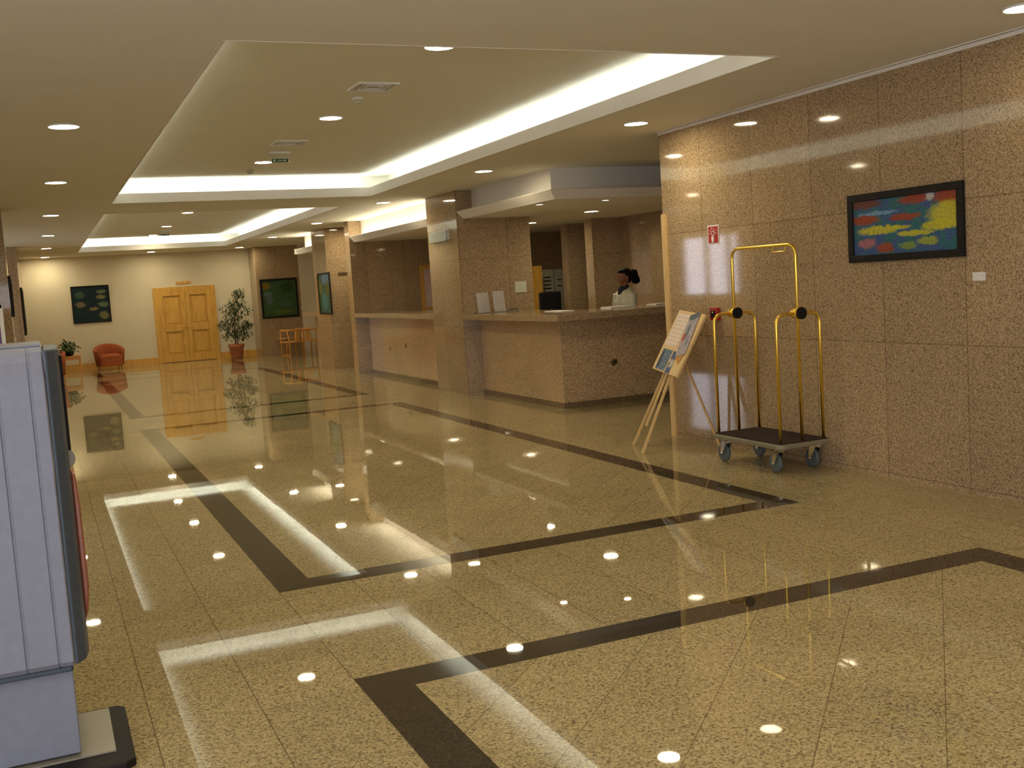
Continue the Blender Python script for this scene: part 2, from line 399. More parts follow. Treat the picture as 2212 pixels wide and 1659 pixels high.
# fluorescent tubes lying in the coves
def cove_tube(p, q, mat, label, group):
    t = thing('fluorescent_tube', label, 'light tube', tuple((Vector(p)+Vector(q))/2), group=group)
    mbt = MB(); mbt.cyl(p, q, 0.016, 8); finish('glass_tube', mbt, mat, t)
    d = (Vector(q)-Vector(p)).normalized(); mc = MB()
    lo = Vector((0, 0, -0.03))
    mc.obox((Vector(p)+Vector(q))/2+lo, d, d.cross(Vector((0,0,1))), (0,0,1), (Vector(q)-Vector(p)).length/2, 0.022, 0.012)
    finish('batten', mc, M['white'], t)
for k, (a, b_) in enumerate(trays):
    nm = ('near', 'far')[k]; zt = ZC+0.065
    for sx, xx in (('left', TX0-0.08), ('right', TX1+0.08)):
        n = 6
        L = (b_-a)/n
        for i in range(n):
            cove_tube((xx, a+i*L+0.04, zt), (xx, a+(i+1)*L-0.04, zt), M['tube'], 'hidden fluorescent tube in the %s edge of the %s ceiling cove' % (sx, nm), 'tubes in the %s edge of the %s cove' % (sx, nm))
    for sy, yv in (('near', a-0.08), ('far', b_+0.08)):
        n = 2; L = (TX1-TX0)/n
        for i in range(n):
            cove_tube((TX0+i*L+0.04, yv, zt), (TX0+(i+1)*L-0.04, yv, zt), M['tube'], 'hidden fluorescent tube in the %s end of the %s ceiling cove' % (sy, nm), 'tubes in the %s end of the %s cove' % (sy, nm))

# walls
mb = MB(); mb.box(XR, 5.85, YN, 8.93, 0, ZC); struct('wall_right', mb, M['granite'])
mb = MB(); mb.box(XR-0.012, XR+0.01, YN, 8.93, ZC-0.03, ZC-0.004); mb.box(XR-0.05, XR-0.03, YN, 8.93, ZC-0.006, ZC+0.002)
struct('trim_3', mb, M['trimpaint'])
mb = MB(); mb.box(5.85, XE, 8.83, 8.93, 0, ZC); struct('wall_reception_return', mb, M['granite']); mb = MB(); mb.box(8.75, 8.85, 8.93, 15.4, 0, ZC); struct('wall_reception_side', mb, M['granite'])
mb = MB(); mb.box(XL, 5.36, YF, YF+0.1, 0, ZC+0.3); struct('wall_far', mb, M['cream'])
mb = MB(); mb.box(5.36, 6.5, 28.9, YF+0.1, 0, ZC); struct('wall_far_granite', mb, M['granite'])
mb = MB(); mb.box(6.5, XE, 28.9, 29.1, 0, ZC); mb.box(7.9, 8.0, 23.0, 28.9, 0, ZC); struct('wall_far_right', mb, M['cream'])
mb = MB(); mb.box(XE, XE+0.1, YN, YF, 0, ZC); struct('wall_office_outer', mb, M['cream'])
# left outer wall with three daylight openings
wins = [(20.55, 20.85), (20.97, 21.72), (21.86, 22.76)]
mb = MB(); mb.box(XL-0.1, XL, 2.6, YF, 0, 0.95); mb.box(XL-0.1, XL, 2.6, YF, 2.35, ZC)
mb.box(XL-0.1, XL, YN, 2.6, 0, 0.3); mb.box(XL-0.1, XL, YN, 2.6, 2.5, ZC); mb.box(XL-0.1, XL, YN, -5.4, 0.3, 2.5)
yy = 2.6
for a, b_ in wins: mb.box(XL-0.1, XL, yy, a, 0.95, 2.35); yy = b_
mb.box(XL-0.1, XL, yy, YF, 0.95, 2.35); struct('wall_left', mb, M['cream'])
for i, (a, b_) in enumerate(wins):
    mb = MB()
    for q in ((a, a+0.03, 0.95, 2.35), (b_-0.03, b_, 0.95, 2.35), (a, b_, 0.95, 0.98), (a, b_, 2.32, 2.35)): mb.box(XL-0.09, XL+0.01, *q)
    wf = struct('window_%d' % (i+1), mb, M['white'])
    mb = MB(); mb.box(XL-0.06, XL-0.05, a+0.03, b_-0.03, 0.98, 2.32); finish('pane', mb, M['pane'], wf)
mb = MB()
for k in range(6): mb.box(XL-0.09, XL+0.01, -5.4+k*1.6-0.03*(k > 0), -5.4+k*1.6+0.03*(k < 5), 0.3, 2.5)
mb.box(XL-0.09, XL+0.01, -5.4, 2.6, 0.3, 0.36); mb.box(XL-0.09, XL+0.01, -5.4, 2.6, 2.44, 2.5)
wf = struct('window_5', mb, M['white'])  # unseen window, added to light the kiosk and the near hall
mb = MB(); mb.box(XL-0.06, XL-0.05, -5.37, 2.57, 0.36, 2.44); finish('pane', mb, M['pane_added'], wf)
# wall behind the camera: glazed entrance

mb = MB(); mb.box(XL, -2.6, YN-0.1, YN, 0, ZC); mb.box(4.6, XE, YN-0.1, YN, 0, ZC); mb.box(-2.6, 4.6, YN-0.1, YN, 2.5, ZC)
struct('wall_near', mb, M['cream'])
mb = MB()
for k in range(7): mb.box(-2.6+k*1.2-0.03*(k > 0), -2.6+k*1.2+0.03*(k < 6), YN-0.08, YN, 0, 2.5)
mb.box(-2.6, 4.6, YN-0.08, YN, 0, 0.1); mb.box(-2.6, 4.6, YN-0.08, YN, 2.44, 2.5)
wf = struct('window_4', mb, M['white'])
mb = MB(); mb.box(-2.57, 4.57, YN-0.05, YN-0.04, 0.1, 2.44); finish('pane', mb, M['pane_door'], wf)

# pillars and partition walls of the reception bays
def granite_block(name, *b):
    mb = MB(); mb.box(*b); return struct(name, mb, M['granite'])
granite_block('wall_pillar_reception', 5.5, 6.62, 14.3, 15.55, 0, ZC)
granite_block('wall_pillar_corridor', 5.5, 8.3, 20.0, 20.3, 0, ZC)
granite_block('wall_pillar_picture', 5.5, 7.2, 21.85, 23.0, 0, ZC)
granite_block('wall_office_back', 8.3, XE, 19.3, 20.3, 0, ZC)
granite_block('wall_office_pier', 8.22, 8.85, 15.4, 15.65, 0, ZC)
granite_block('wall_office_panel', 8.46, XE, 16.77, 17.0, 0, ZC)
granite_block('wall_pillar_left', -1.1, -0.30, 15.0, 15.62, 0, ZC)
granite_block('wall_left_far', -0.9, -0.28, 23.9, YF, 0, ZC)

# reception canopies: low ceiling, fascia and light ledge
ZR = 2.5
mb = MB(); mb.box(5.752, XE, 11.502, 20.0, ZR, ZR+0.03); struct('ceiling_reception', mb, M['paint'])
mb = MB(); mb.box(5.75, 5.77, 11.76, 14.3, ZR+0.03, ZC); mb.box(5.75, XE, 11.74, 11.76, ZR+0.03, ZC); struct('trim_4', mb, M['trimpaint'])
ledge = [(5.5, 2.6), (5.6, 2.5), (5.75, 2.5), (5.75, 2.53), (5.615, 2.53), (5.52, 2.61)]
mb = MB(); A, B, D = [], [], []
for (px_, pz_) in ledge:      # mitred at the counter corner
    d_ = px_-5.5
    A.append(mb.bm.verts.new((px_, 14.3, pz_))); B.append(mb.bm.verts.new((px_, 11.25+d_, pz_))); D.append(mb.bm.verts.new((8.75, 11.25+d_, pz_)))
nl = len(ledge)
for k in range(nl):
    mb.bm.faces.new((A[k], A[(k+1) % nl], B[(k+1) % nl], B[k])); mb.bm.faces.new((B[k], B[(k+1) % nl], D[(k+1) % nl], D[k]))
mb.bm.faces.new(A); mb.bm.faces.new(D[::-1])
struct('trim_5', mb, M['trimpaint'])
mb = MB(); mb.box(5.75, 5.77, 15.55, 20.0, ZR+0.03, ZC); struct('trim_6', mb, M['trimpaint'])
mb = MB(); mb.prism(ledge, 15.55, 20.0, 'xz'); struct('trim_7', mb, M['trimpaint'])
mb = MB(); mb.box(5.75, 5.77, 23.0, 24.7, ZR+0.03, ZC); mb.box(5.5, 7.9, 24.7, 24.72, ZR, 2.62); struct('trim_8', mb, M['trimpaint'])
mb = MB(); mb.prism(ledge, 23.0, 24.7, 'xz'); mb.box(5.752, 7.9, 23.0, 24.7, ZR, ZR+0.03); struct('trim_9', mb, M['trimpaint'])
for i in range(3):
    cove_tube((5.66, 15.65+i*1.45, 2.58), (5.66, 15.65+i*1.45+1.35, 2.58), M['tube_warm'], 'hidden tube on the lit ledge above the second counter', 'tubes above the second counter')
cove_tube((5.66, 23.1, 2.58), (5.66, 24.6, 2.58), M['tube_warm'], 'hidden tube on the ledge beyond the picture pillar', None)

# skirting boards and the door in the far wall
mb = MB(); mb.box(-0.28, 2.80, YF-0.02, YF, 0, 0.17); mb.box(4.40, 5.36, YF-0.02, YF, 0, 0.17); struct('baseboard_far', mb, M['wood_door'])
mb = MB(); mb.box(2.80, 2.93, YF-0.05, YF, 0, 1.99); mb.box(4.27, 4.40, YF-0.05, YF, 0, 1.99); mb.box(2.93, 4.27, YF-0.05, YF, 1.88, 1.99)
door = struct('door_1', mb, M['wood_door'], bevel=0.005)
for s_, (x0, x1) in enumerate(((2.93, 3.598), (3.602, 4.27))):
    mb = MB(); st = 0.12
    mb.box(x0, x0+st, YF-0.055, YF, 0.01, 1.88); mb.box(x1-st, x1, YF-0.055, YF, 0.01, 1.88)
    mb.box(x0+st, x1-st, YF-0.055, YF, 0.01, 0.2); mb.box(x0+st, x1-st, YF-0.055, YF, 0.82, 0.98); mb.box(x0+st, x1-st, YF-0.055, YF, 1.76, 1.88)
    mb.box(x0+st, x1-st, YF-0.015, YF, 0.2, 0.82); mb.box(x0+st, x1-st, YF-0.015, YF, 0.98, 1.76)
    mb.box(x0+st+0.05, x1-st-0.05, YF-0.03, YF, 0.26, 0.76); mb.box(x0+st+0.05, x1-st-0.05, YF-0.03, YF, 1.04, 1.70)
    leaf = finish('door_leaf', mb, M['wood_door'], door, bevel=0.006)
    xh = 3.54 if s_ == 0 else 3.66
    mb = MB(); mb.cyl((xh, YF-0.045, 0.93), (xh, YF-0.09, 0.93), 0.012, 10); mb.cyl((xh, YF-0.09, 0.93), (xh-(0.1 if s_ == 0 else -0.1), YF-0.09, 0.93), 0.01, 10)
    finish('door_handle', mb, M['brass'], leaf)
mb = MB(); mb.box(3.42, 3.80, YF-0.02, YF, 2.055, 2.125)
tag(finish('door_sign', mb, M['wood_door'], origin=(3.61, YF, 2.055), bevel=0.004), 'narrow brown plaque on the cream wall above the double door', 'sign')
# wooden jamb at the end of the right wall
mb = MB(); mb.box(XR-0.02, XR+0.03, 8.86, 8.935, 0, 2.13); struct('trim_10', mb, M['wood_pale'])

# ------------------------------------------------------------------ reception counters
def counter(label, x_body, x_top, y0, y1, corner):
    t = thing('reception_counter', label, 'counter', (x_body+0.2, (y0+y1)/2, 0))
    mb = MB(); mb.box(x_body, x_body+0.3, y0, y1, 0.07, 1.085)
    if corner: mb.box(x_body+0.3, 8.74, y0, y0+0.3, 0.07, 1.085)
    finish('body', mb, M['granite_c'], t)
    mb = MB(); mb.box(x_body-0.012, x_body+0.3, y0-(0.012 if corner else 0), y1, 0, 0.07)
    if corner: mb.box(x_body+0.3, 8.74, y0-0.012, y0+0.3, 0, 0.07)
    finish('plinth', mb, M['granite_d'], t)
    mb = MB()
    if corner:
        mb.prism([(x_top, y1), (x_top, 11.28), (8.74, 11.28), (8.74, 12.4), (6.4, 12.4), (6.4, y1)], 1.085, 1.165, 'xy')
    else: mb.box(x_top, 6.4, y0, y1, 1.085, 1.165)
    finish('countertop', mb, M['granite_top'], t, bevel=0.004)
    return t
counter('brown granite L-shaped reception counter running from the bare pillar to the right wall', 5.76, 5.5, 11.74, 14.295, True)
counter('brown granite reception counter between two pillars, under the brightly lit ledge', 5.76, 5.5, 15.555, 19.995, False)
t = thing('reception_counter', 'far granite counter mostly hidden behind the picture pillar', 'counter', (6.0, 23.9, 0))
mb = MB(); mb.box(5.76, 6.06, 23.005, 24.3, 0, 1.085); finish('body', mb, M['granite_c'], t)
mb = MB(); mb.box(5.5, 6.4, 23.005, 24.4, 1.085, 1.165); finish('countertop', mb, M['granite_top'], t)

# ------------------------------------------------------------------ downlights
def make_downlight(name, label, r, lens):
    t = thing(name, label, 'ceiling light', (0, 0, 0))
    mb = MB(); mb.lathe([(r*1.16, 0.0), (r*1.14, -0.008), (r*1.02, -0.010), (r*1.0, -0.002), (r*1.0, 0.0)], 32); finish('rim', mb, M['white'], t, world=False)
    mb = MB(); mb.lathe([(0.0001, -0.006), (r*0.5, -0.006), (r*0.99, -0.004)], 24); finish('lens', mb, lens, t, world=False)
    return t
nth = ['nearest', 'second', 'third', 'fourth', 'fifth', 'sixth', 'seventh', 'eighth']
spots = []
for i, y in enumerate((8.45, 12.15, 16.35, 20.75, 25.0, 29.2)): spots.append((0.30, y, ZC, '%s visible downlight of the left-hand row along the flat ceiling' % nth[i], 'downlights of the left row'))
for i, y in enumerate((8.36, 11.9, 15.94, 20.2, 24.4, 28.7)): spots.append((4.96, y, ZC, '%s whole downlight of the right-hand row, between coves and reception' % nth[i], 'downlights of the right row'))
for i, y in enumerate((6.98, 9.94, 13.2)): spots.append((2.65, y, ZU, '%s downlight inside the near lit ceiling cove' % nth[i], 'downlights in the near cove'))
for i, y in enumerate((17.15, 20.5, 24.0, 26.9)): spots.append((2.67, y, ZU, ('downlight inside the far cove hidden by its near edge' if i == 0 else '%s downlight showing inside the far lit ceiling cove' % nth[i-1]), 'downlights in the far cove'))
spots.append((2.78, 28.9, ZC, 'downlight beyond the far cove, in front of the double door', None))
for x, y in ((0.3, 4.2), (0.3, 0.2), (0.3, -3.8), (5.0, 0.2), (5.0, -3.8), (2.65, 3.2), (2.65, -0.6), (2.65, -4.2)): spots.append((x, y, ZC, 'downlight in the flat ceiling over and behind the viewer', 'downlights behind the viewer'))
d0 = None
for x, y, z, lb, g in spots:
    if d0 is None:
        d0 = make_downlight('downlight', lb, 0.10, M['lamp']); d0.location = (x, y, z)
        if g: d0['group'] = g
    else:
        o = dup(d0, (x, y, z), label=lb)
        if g: o['group'] = g
        elif 'group' in o: del o['group']
for x, y, lb in ((7.31, 13.67, 'larger bright downlight under the low reception ceiling, above the person'), (7.38, 15.91, 'downlight under the low reception ceiling near the back office')):
    o = dup(d0, (x, y, ZR), label=lb)
    if 'group' in o: del o['group']
o = dup(d0, (5.86, 21.2, ZC), label='downlight over the corridor opening between the two far pillars')
if 'group' in o: del o['group']
M['lamp_mid'] = emit('weaker_lamp_lens', WARM, LAMP*0.3)
o = make_downlight('downlight', 'downlight cut by the top right corner of the photo, above the granite wall', 0.10, M['lamp_mid']); o.location = (5.07, 4.38, ZC); o['group'] = 'downlights of the right row'
s0 = make_downlight('spot_light', 'small spotlight close to the corner of the reception ledge', 0.045, M['lamp_dim']); s0.location = (5.72, 12.02, ZR)
dup(s0, (6.45, 11.68, ZR), label='small spotlight under the ledge over the right side of the counter')

# ------------------------------------------------------------------ ceiling fittings
def vent(cx, cy, label):
    t = thing('ceiling_vent', label, 'air vent', (cx, cy, ZU), group='square air vents in the near cove')
    mb = MB(); h = 0.17
    for a, b_ in ((h, h-0.025), (h-0.055, h-0.07), (h-0.10, h-0.112)):
        for q in ((-a, a, -a, -b_), (-a, a, b_, a), (-a, -b_, -b_, b_), (b_, a, -b_, b_)): mb.box(*q, -0.014, 0)
    finish('louvre_frame', mb, M['white'], t, world=False)
    mb = MB(); mb.box(-h+0.02, h-0.02, -h+0.02, h-0.02, -0.003, 0); finish('backing', mb, M['cabinet'], t, world=False)
vent(2.61, 8.42, 'white square air vent, the nearer one in the near cove')
vent(2.61, 11.55, 'white square air vent, the farther one beside the exit sign')
def detector(x, y, z, label, mat):
    t = thing('smoke_detector', label, 'smoke detector', (x, y, z))
    mb = MB(); mb.lathe([(0.05, 0), (0.05, -0.012), (0.042, -0.02), (0.036, -0.022)], 24); finish('base', mb, mat, t, world=False)
    mb = MB(); mb.lathe([(0.034, -0.02), (0.034, -0.04), (0.024, -0.052), (0.0001, -0.054)], 24); finish('sensor_head', mb, M['cabinet'], t, world=False)
detector(2.62, 8.92, ZU, 'white smoke detector behind the nearer air vent', M['white'])
detector(2.63, 14.0, ZU, 'grey smoke detector left of the exit sign, by the cove end', M['cabinet'])
detector(2.72, 26.0, ZU, 'small pale smoke detector in the far cove', M['white'])
def exit_sign(x, y, z, label):
    t = thing('exit_sign', label, 'sign', (x, y, z))
    mb = MB(); mb.box(-0.12, 0.12, -0.03, 0.03, -0.02, 0.0); finish('mounting_bar', mb, M['white'], t, world=False)
    mb = MB(); mb.box(-0.105, 0.105, -0.004, 0.004, -0.115, -0.02); finish('clear_panel', mb, M['clear'], t, world=False)
    mb = MB(); mb.box(-0.09, 0.09, -0.007, -0.004, -0.115, -0.078); g = finish('green_strip', mb, M['green'], t, world=False)
    mb = MB()
    mb.box(-0.072, -0.056, -0.0085, -0.007, -0.108, -0.085)
    for xx in (-0.02, 0.0): mb.obox((xx, -0.0078, -0.097), (1,0,0.4), (0,1,0), (-0.4,0,1), 0.009, 0.0008, 0.0025)
    mb.box(0.005, 0.05, -0.0085, -0.007, -0.099, -0.094)
    mb.bm.faces.new([mb.bm.verts.new(p) for p in ((0.05, -0.008, -0.108), (0.07, -0.008, -0.0965), (0.05, -0.008, -0.085))])
    finish('white_pictogram', mb, M['white'], g, world=False)
exit_sign(2.66, 12.3, ZU, 'clear hanging exit sign with dark green strip in the near cove')
exit_sign(2.78, 25.4, ZU, 'small clear hanging exit sign in the far cove')
# white sensor on the bright end wall of the near cove
mb = MB(); mb.lathe([(0.035, 0), (0.035, 0.02), (0.02, 0.035), (0.0001, 0.037)], 20)
bmesh.ops.rotate(mb.bm, verts=mb.bm.verts[:], cent=(0,0,0), matrix=Matrix.Rotation(PI/2, 3, 'X'))
bmesh.ops.translate(mb.bm, verts=mb.bm.verts[:], vec=(2.68, 15.16, 3.06))
tag(finish('wall_sensor', mb, M['white'], origin=(2.68, 15.16, 3.06)), 'tiny white sensor on the bright end wall of the near cove', 'sensor')

# ------------------------------------------------------------------ pictures
def picture(label, loc, wd, ht, facing, fr, art, depth=0.03):
    """facing '-x', '+x' or '-y'; loc = centre on the wall"""
    t = thing('framed_painting', label, 'painting', loc)
    sgn = -1 if facing[0] == '-' else 1
    def put(mb, u0, u1, v0, v1, d0, d1):
        a, b_ = sorted((sgn*d0, sgn*d1))
        if facing[1] == 'x': mb.box(a, b_, u0, u1, v0, v1)
        else: mb.box(u0, u1, a, b_, v0, v1)
    mb = MB(); W, H = wd/2, ht/2
    put(mb, -W, W, H-fr, H, 0, depth); put(mb, -W, W, -H, -H+fr, 0, depth); put(mb, -W, -W+fr, -H+fr, H-fr, 0, depth); put(mb, W-fr, W, -H+fr, H-fr, 0, depth)
    finish('frame', mb, M['black'], t, bevel=0.004, world=False)
    mb = MB(); put(mb, -W+fr, W-fr, -H+fr, H-fr, 0, depth*0.5); finish('canvas', mb, art, t, world=False)
    return t
RB = (0.33, 0.055, 0.012); YG = (0.55, 0.50, 0.03); BL = (0.03, 0.075, 0.24); TE = (0.03, 0.15, 0.14); LB = (0.18, 0.32, 0.50); PK = (0.40, 0.14, 0.16)
art1 = painting('abstract_colour_patches', [BL, TE, (0.05, 0.09, 0.26), TE], [
    (0.10, 0.92, 0.20, 0.08, (0.16, 0.05, 0.02)), (0.62, 0.92, 0.16, 0.08, RB), (0.95, 0.90, 0.16, 0.14, RB), (0.76, 0.93, 0.03, 0.08, (0.5, 0.5, 0.5)),
    (0.10, 0.64, 0.16, 0.09, RB), (0.52, 0.63, 0.15, 0.06, RB), (0.25, 0.74, 0.2, 0.035, LB), (0.24, 0.44, 0.20, 0.08, YG), (0.44, 0.46, 0.12, 0.04, YG),
    (0.95, 0.62, 0.20, 0.20, YG), (0.86, 0.44, 0.18, 0.08, YG), (0.62, 0.34, 0.18, 0.045, YG), (0.13, 0.22, 0.10, 0.09, PK), (0.32, 0.12, 0.09, 0.09, RB),
    (0.74, 0.19, 0.10, 0.07, (0.32, 0.36, 0.04)), (0.54, 0.13, 0.08, 0.06, (0.22, 0.30, 0.05))], (1, 2, -1), (0.95, 0.40))
picture('wide black-framed painting in yellow, blue and rust on the right granite wall', (XR, 5.80, 1.81), 1.08, 0.49, '-x', 0.052, art1)
G1 = (0.02, 0.05, 0.012); G2 = (0.05, 0.11, 0.02); G3 = (0.10, 0.14, 0.02)
art2 = painting('abstract_green_patches', [G1, G2, (0.04, 0.08, 0.04), G3], [
    (0.10, 0.86, 0.14, 0.10, (0.20, 0.13, 0.01)), (0.16, 0.62, 0.14, 0.07, (0.10, 0.16, 0.15)), (0.20, 0.45, 0.10, 0.12, (0.09, 0.13, 0.12)), (0.72, 0.78, 0.20, 0.14, G1), (0.68, 0.35, 0.2, 0.10, (0.05, 0.12, 0.07)), (0.6, 0.12, 0.3, 0.06, G3)], (0, 2, 1), (0.9, 0.95))
picture('square dark-framed green painting on the far granite wall above the chairs', (5.93, 28.9, 1.52), 0.99, 1.04, '-y', 0.05, art2)
art3 = painting('abstract_dusk_patches', [(0.006, 0.020, 0.032), (0.008, 0.030, 0.028), (0.008, 0.018, 0.035), (0.012, 0.035, 0.02)], [
    (0.82, 0.85, 0.14, 0.05, (0.16, 0.20, 0.09)), (0.80, 0.70, 0.13, 0.06, (0.22, 0.20, 0.09)), (0.20, 0.50, 0.14, 0.08, (0.20, 0.15, 0.08)), (0.85, 0.48, 0.14, 0.08, (0.13, 0.18, 0.09)), (0.56, 0.36, 0.12, 0.05, (0.26, 0.19, 0.08)), (0.84, 0.16, 0.14, 0.11, (0.19, 0.18, 0.07)), (0.2, 0.78, 0.13, 0.10, (0.05, 0.11, 0.06))], (0, 2, 1), (0.85, 0.88))
picture('square dark teal painting on the cream far wall left of the double door', (1.28, YF, 1.675), 0.92, 0.95, '-y', 0.03, art3)
art4 = painting('abstract_river_patches', [(0.03, 0.08, 0.03), (0.05, 0.14, 0.10), (0.10, 0.14, 0.02)], [
    (0.7, 0.88, 0.4, 0.16, (0.16, 0.32, 0.48)), (0.15, 0.65, 0.16, 0.2, (0.20, 0.20, 0.02)), (0.75, 0.62, 0.14, 0.2, (0.18, 0.16, 0.02)), (0.5, 0.3, 0.25, 0.22, (0.08, 0.26, 0.26)), (0.1, 0.2, 0.15, 0.3, (0.04, 0.10, 0.02))], (1, 2, -1), (1.0, 0.8))
picture('dark-framed blue and green painting on the hall side of the far pillar', (5.5, 22.15, 1.57), 1.0, 0.86, '-x', 0.035, art4)
picture('black-framed picture on the left pillar, seen almost edge-on', (-0.30, 15.31, 1.80), 0.56, 0.52, '+x', 0.05, M['black'])
picture('black-framed picture on the far left granite wall, seen edge-on', (-0.28, 25.7, 1.60), 2.0, 1.0, '+x', 0.05, art3)
def card(name, label, b, mat=None, cat='label card', orig=None):
    mb = MB(); mb.box(*b); o = finish(name, mb, mat or M['paper'], origin=((b[0]+b[1])/2, (b[2]+b[3])/2, b[4])); return tag(o, label, cat)
prt = printed('caption_print', (0.80, 0.76, 0.74), (0.3, 0.3, 0.3), 2, 90)
card('caption_card', 'small white caption card right of the wide yellow and blue painting', (XR-0.006, XR, 5.11, 5.21, 1.405, 1.46), prt)
card('caption_card', 'tiny white caption card beside the square green painting', (6.48, 6.54, 28.885, 28.9, 1.2, 1.25))
card('caption_card', 'small white card low on the left pillar', (-0.30, -0.285, 15.25, 15.35, 1.22, 1.27))
card('caption_card', 'small white card on the far left granite wall', (-0.28, -0.265, 27.3, 27.6, 1.15, 1.22))
card('wall_notice', 'plain pale notice sheet on the granite wall behind the counter', (6.33, 6.51, 14.292, 14.3, 1.415, 1.575), printed('notice_print', (0.62, 0.62, 0.50), (0.4, 0.4, 0.33), 2, 60), 'notice')

# fire alarm call point sign and red box on the right wall
t = thing('fire_alarm_sign', 'red and white fire alarm push-button sign high on the granite wall', 'sign', (XR, 8.10, 1.80))
mb = MB(); mb.box(-0.004, 0, -0.085, 0.085, 0, 0.17); finish('white_panel', mb, M['white'], t, world=False)
mb = MB(); mb.box(-0.006, -0.004, -0.074, 0.074, 0.012, 0.158); rd = finish('red_field', mb, M['redsign'], t, world=False)
mb = MB()
mb.tube([(-0.0075, 0.022*math.cos(a*PI/8), 0.095+0.022*math.sin(a*PI/8)) for a in range(17)], 0.003, 6, False)
for a in (0, 36, 72, 108, 144, 180):
    c_, s_ = math.cos(a*PI/180), math.sin(a*PI/180)
    mb.tube([(-0.0075, 0.030*c_, 0.098+0.030*s_), (-0.0075, 0.056*c_, 0.098+0.050*s_)], 0.0028, 6)
mb.ell((-0.0075, 0.006, 0.045), (0.002, 0.020, 0.018)); mb.box(-0.0085, -0.0065, -0.010, -0.001, 0.05, 0.09); mb.box(-0.0085, -0.0065, -0.006, 0.022, 0.018, 0.035)
for k in range(3): mb.box(-0.0085, -0.0065, 0.001+k*0.009, 0.008+k*0.009, 0.05, 0.068)
finish('white_symbol', mb, M['white'], rd, world=False)
t = thing('fire_call_point', 'small red fire call point box on the granite wall behind the easel', 'alarm button', (XR, 8.10, 1.13))
mb = MB(); mb.box(-0.045, 0, -0.055, 0.055, 0, 0.11); bx = finish('housing', mb, M['redsign'], t, world=False, bevel=0.006)
mb = MB(); mb.box(-0.049, -0.045, -0.032, 0.032, 0.022, 0.085); finish('glass_window', mb, M['black'], t, world=False)
mb = MB(); mb.ell((-0.05, 0.0, 0.07), (0.003, 0.008, 0.008)); finish('indicator', mb, M['white'], t, world=False)

# emergency light on the bare pillar
t = thing('emergency_light', 'pale translucent emergency light box on the bare pillar', 'light', (5.5, 15.0, 2.22))
mb = MB(); mb.prism([(-0.36, 0.15), (-0.36, 0.04), (-0.31, 0.0), (0.31, 0.0), (0.36, 0.04), (0.36, 0.15)], -0.05, -0.012, 'yz'); finish('diffuser', mb, M['acrylic'], t, world=False, bevel=0.006)
mb = MB(); mb.box(-0.02, 0, -0.37, 0.37, 0.02, 0.16); finish('back_plate', mb, M['white'], t, world=False)
card('bronze_plaque', 'small brown plaque on the shaded side of the far pillar', (5.72, 6.0, 21.835, 21.85, 1.93, 1.98), plain('dark_bronze', (0.10, 0.055, 0.025), 0.5), 'plaque')

# ------------------------------------------------------------------ things on the counters
def sheet_stand(x0, x1, y, z0, h, label, img=False):
    t = thing('brochure_stand', label, 'brochure holder', ((x0+x1)/2, y, z0))
    wd = x1-x0; mb = MB()
    lean = 0.05
    mb.bm.faces.new([mb.bm.verts.new(p) for p in ((-wd/2, 0, 0.005), (wd/2, 0, 0.005), (wd/2, lean, h), (-wd/2, lean, h))])
    g = bmesh.ops.solidify(mb.bm, geom=mb.bm.faces[:], thickness=0.006); finish('sheet', mb, M['paper'], t, world=False)
    if img:
        mb = MB(); a, b_ = 0.38, 0.72
        mb.bm.faces.new([mb.bm.verts.new(p) for p in ((-wd/2+0.02, lean*a-0.010, h*a), (wd/2-0.02, lean*a-0.010, h*a), (wd/2-0.02, lean*b_-0.010, h*b_), (-wd/2+0.02, lean*b_-0.010, h*b_))])
        finish('printed_photo', mb, plain('grey_photo_print', (0.17, 0.17, 0.14), 0.4, var=0.8, scale=14), t, world=False)
    mb = MB(); mb.box(-wd/2, wd/2, -0.02, 0.12, -0.0, 0.006); finish('foot', mb, M['clear'], t, world=False)
sheet_stand(5.64, 5.82, 14.05, 1.165, 0.285, 'plain white brochure stand on the counter, nearer the pillar')
sheet_stand(5.855, 6.03, 13.98, 1.165, 0.295, 'white brochure stand with a grey photo printed on it')
def flat(name, label, x0, x1, y0, y1, h=0.008, mat=None, cat='papers'):
    return card(name, label, (x0, x1, y0, y1, 1.165, 1.165+h), mat, cat)
flat('paper_stack', 'thin stack of white papers on the counter in front of the person', 6.62, 6.95, 12.0, 12.28, 0.018)
flat('open_leaflet', 'white leaflet lying at the right end of the counter', 7.28, 7.5, 12.0, 12.25, 0.014)
flat('paper_sheet', 'white sheet lying at the corner of the counter', 6.02, 6.2, 12.2, 12.7, 0.008)
flat('card_box', 'small dark card box beside the photo brochure stand', 5.98, 6.12, 13.75, 13.86, 0.03, M['greytrim'], 'box')
flat('stapler', 'tiny dark object on the counter right of the brochure stands', 6.12, 6.18, 13.9, 14.05, 0.035, M['black'], 'stapler')
# back office
mb = MB(); mb.box(8.05, 8.22, 17.35, 17.40, 0, 1.82)
tag(finish('cupboard_door', mb, M['wood_door'], origin=(8.13, 17.37, 0)), 'orange wooden door leaf standing open in the back office', 'door')
t = thing('pigeonhole_cabinet', 'pale cabinet with rows of dark slots in the back office', 'cabinet', (8.68, 17.95, 0))
mb = MB(); mb.box(8.455, 8.71, 17.9, 18.2, 0, 1.75); mb.box(8.735, 8.92, 17.9, 18.2, 0, 1.75); finish('carcass', mb, M['cabinet'], t)
for k in range(5):
    mb = MB(); mb.box(8.50, 8.65, 17.89, 17.905, 1.60-k*0.068, 1.62-k*0.068); finish('slot', mb, M['black'], t)
for k in range(2):
    mb = MB(); mb.box(8.78, 8.87, 17.89, 17.905, 1.545-k*0.11, 1.562-k*0.11); finish('slot', mb, M['black'], t)
t = thing('office_chair', 'black office chair with dark red seat in the back office', 'chair', (8.1, 16.6, 0))
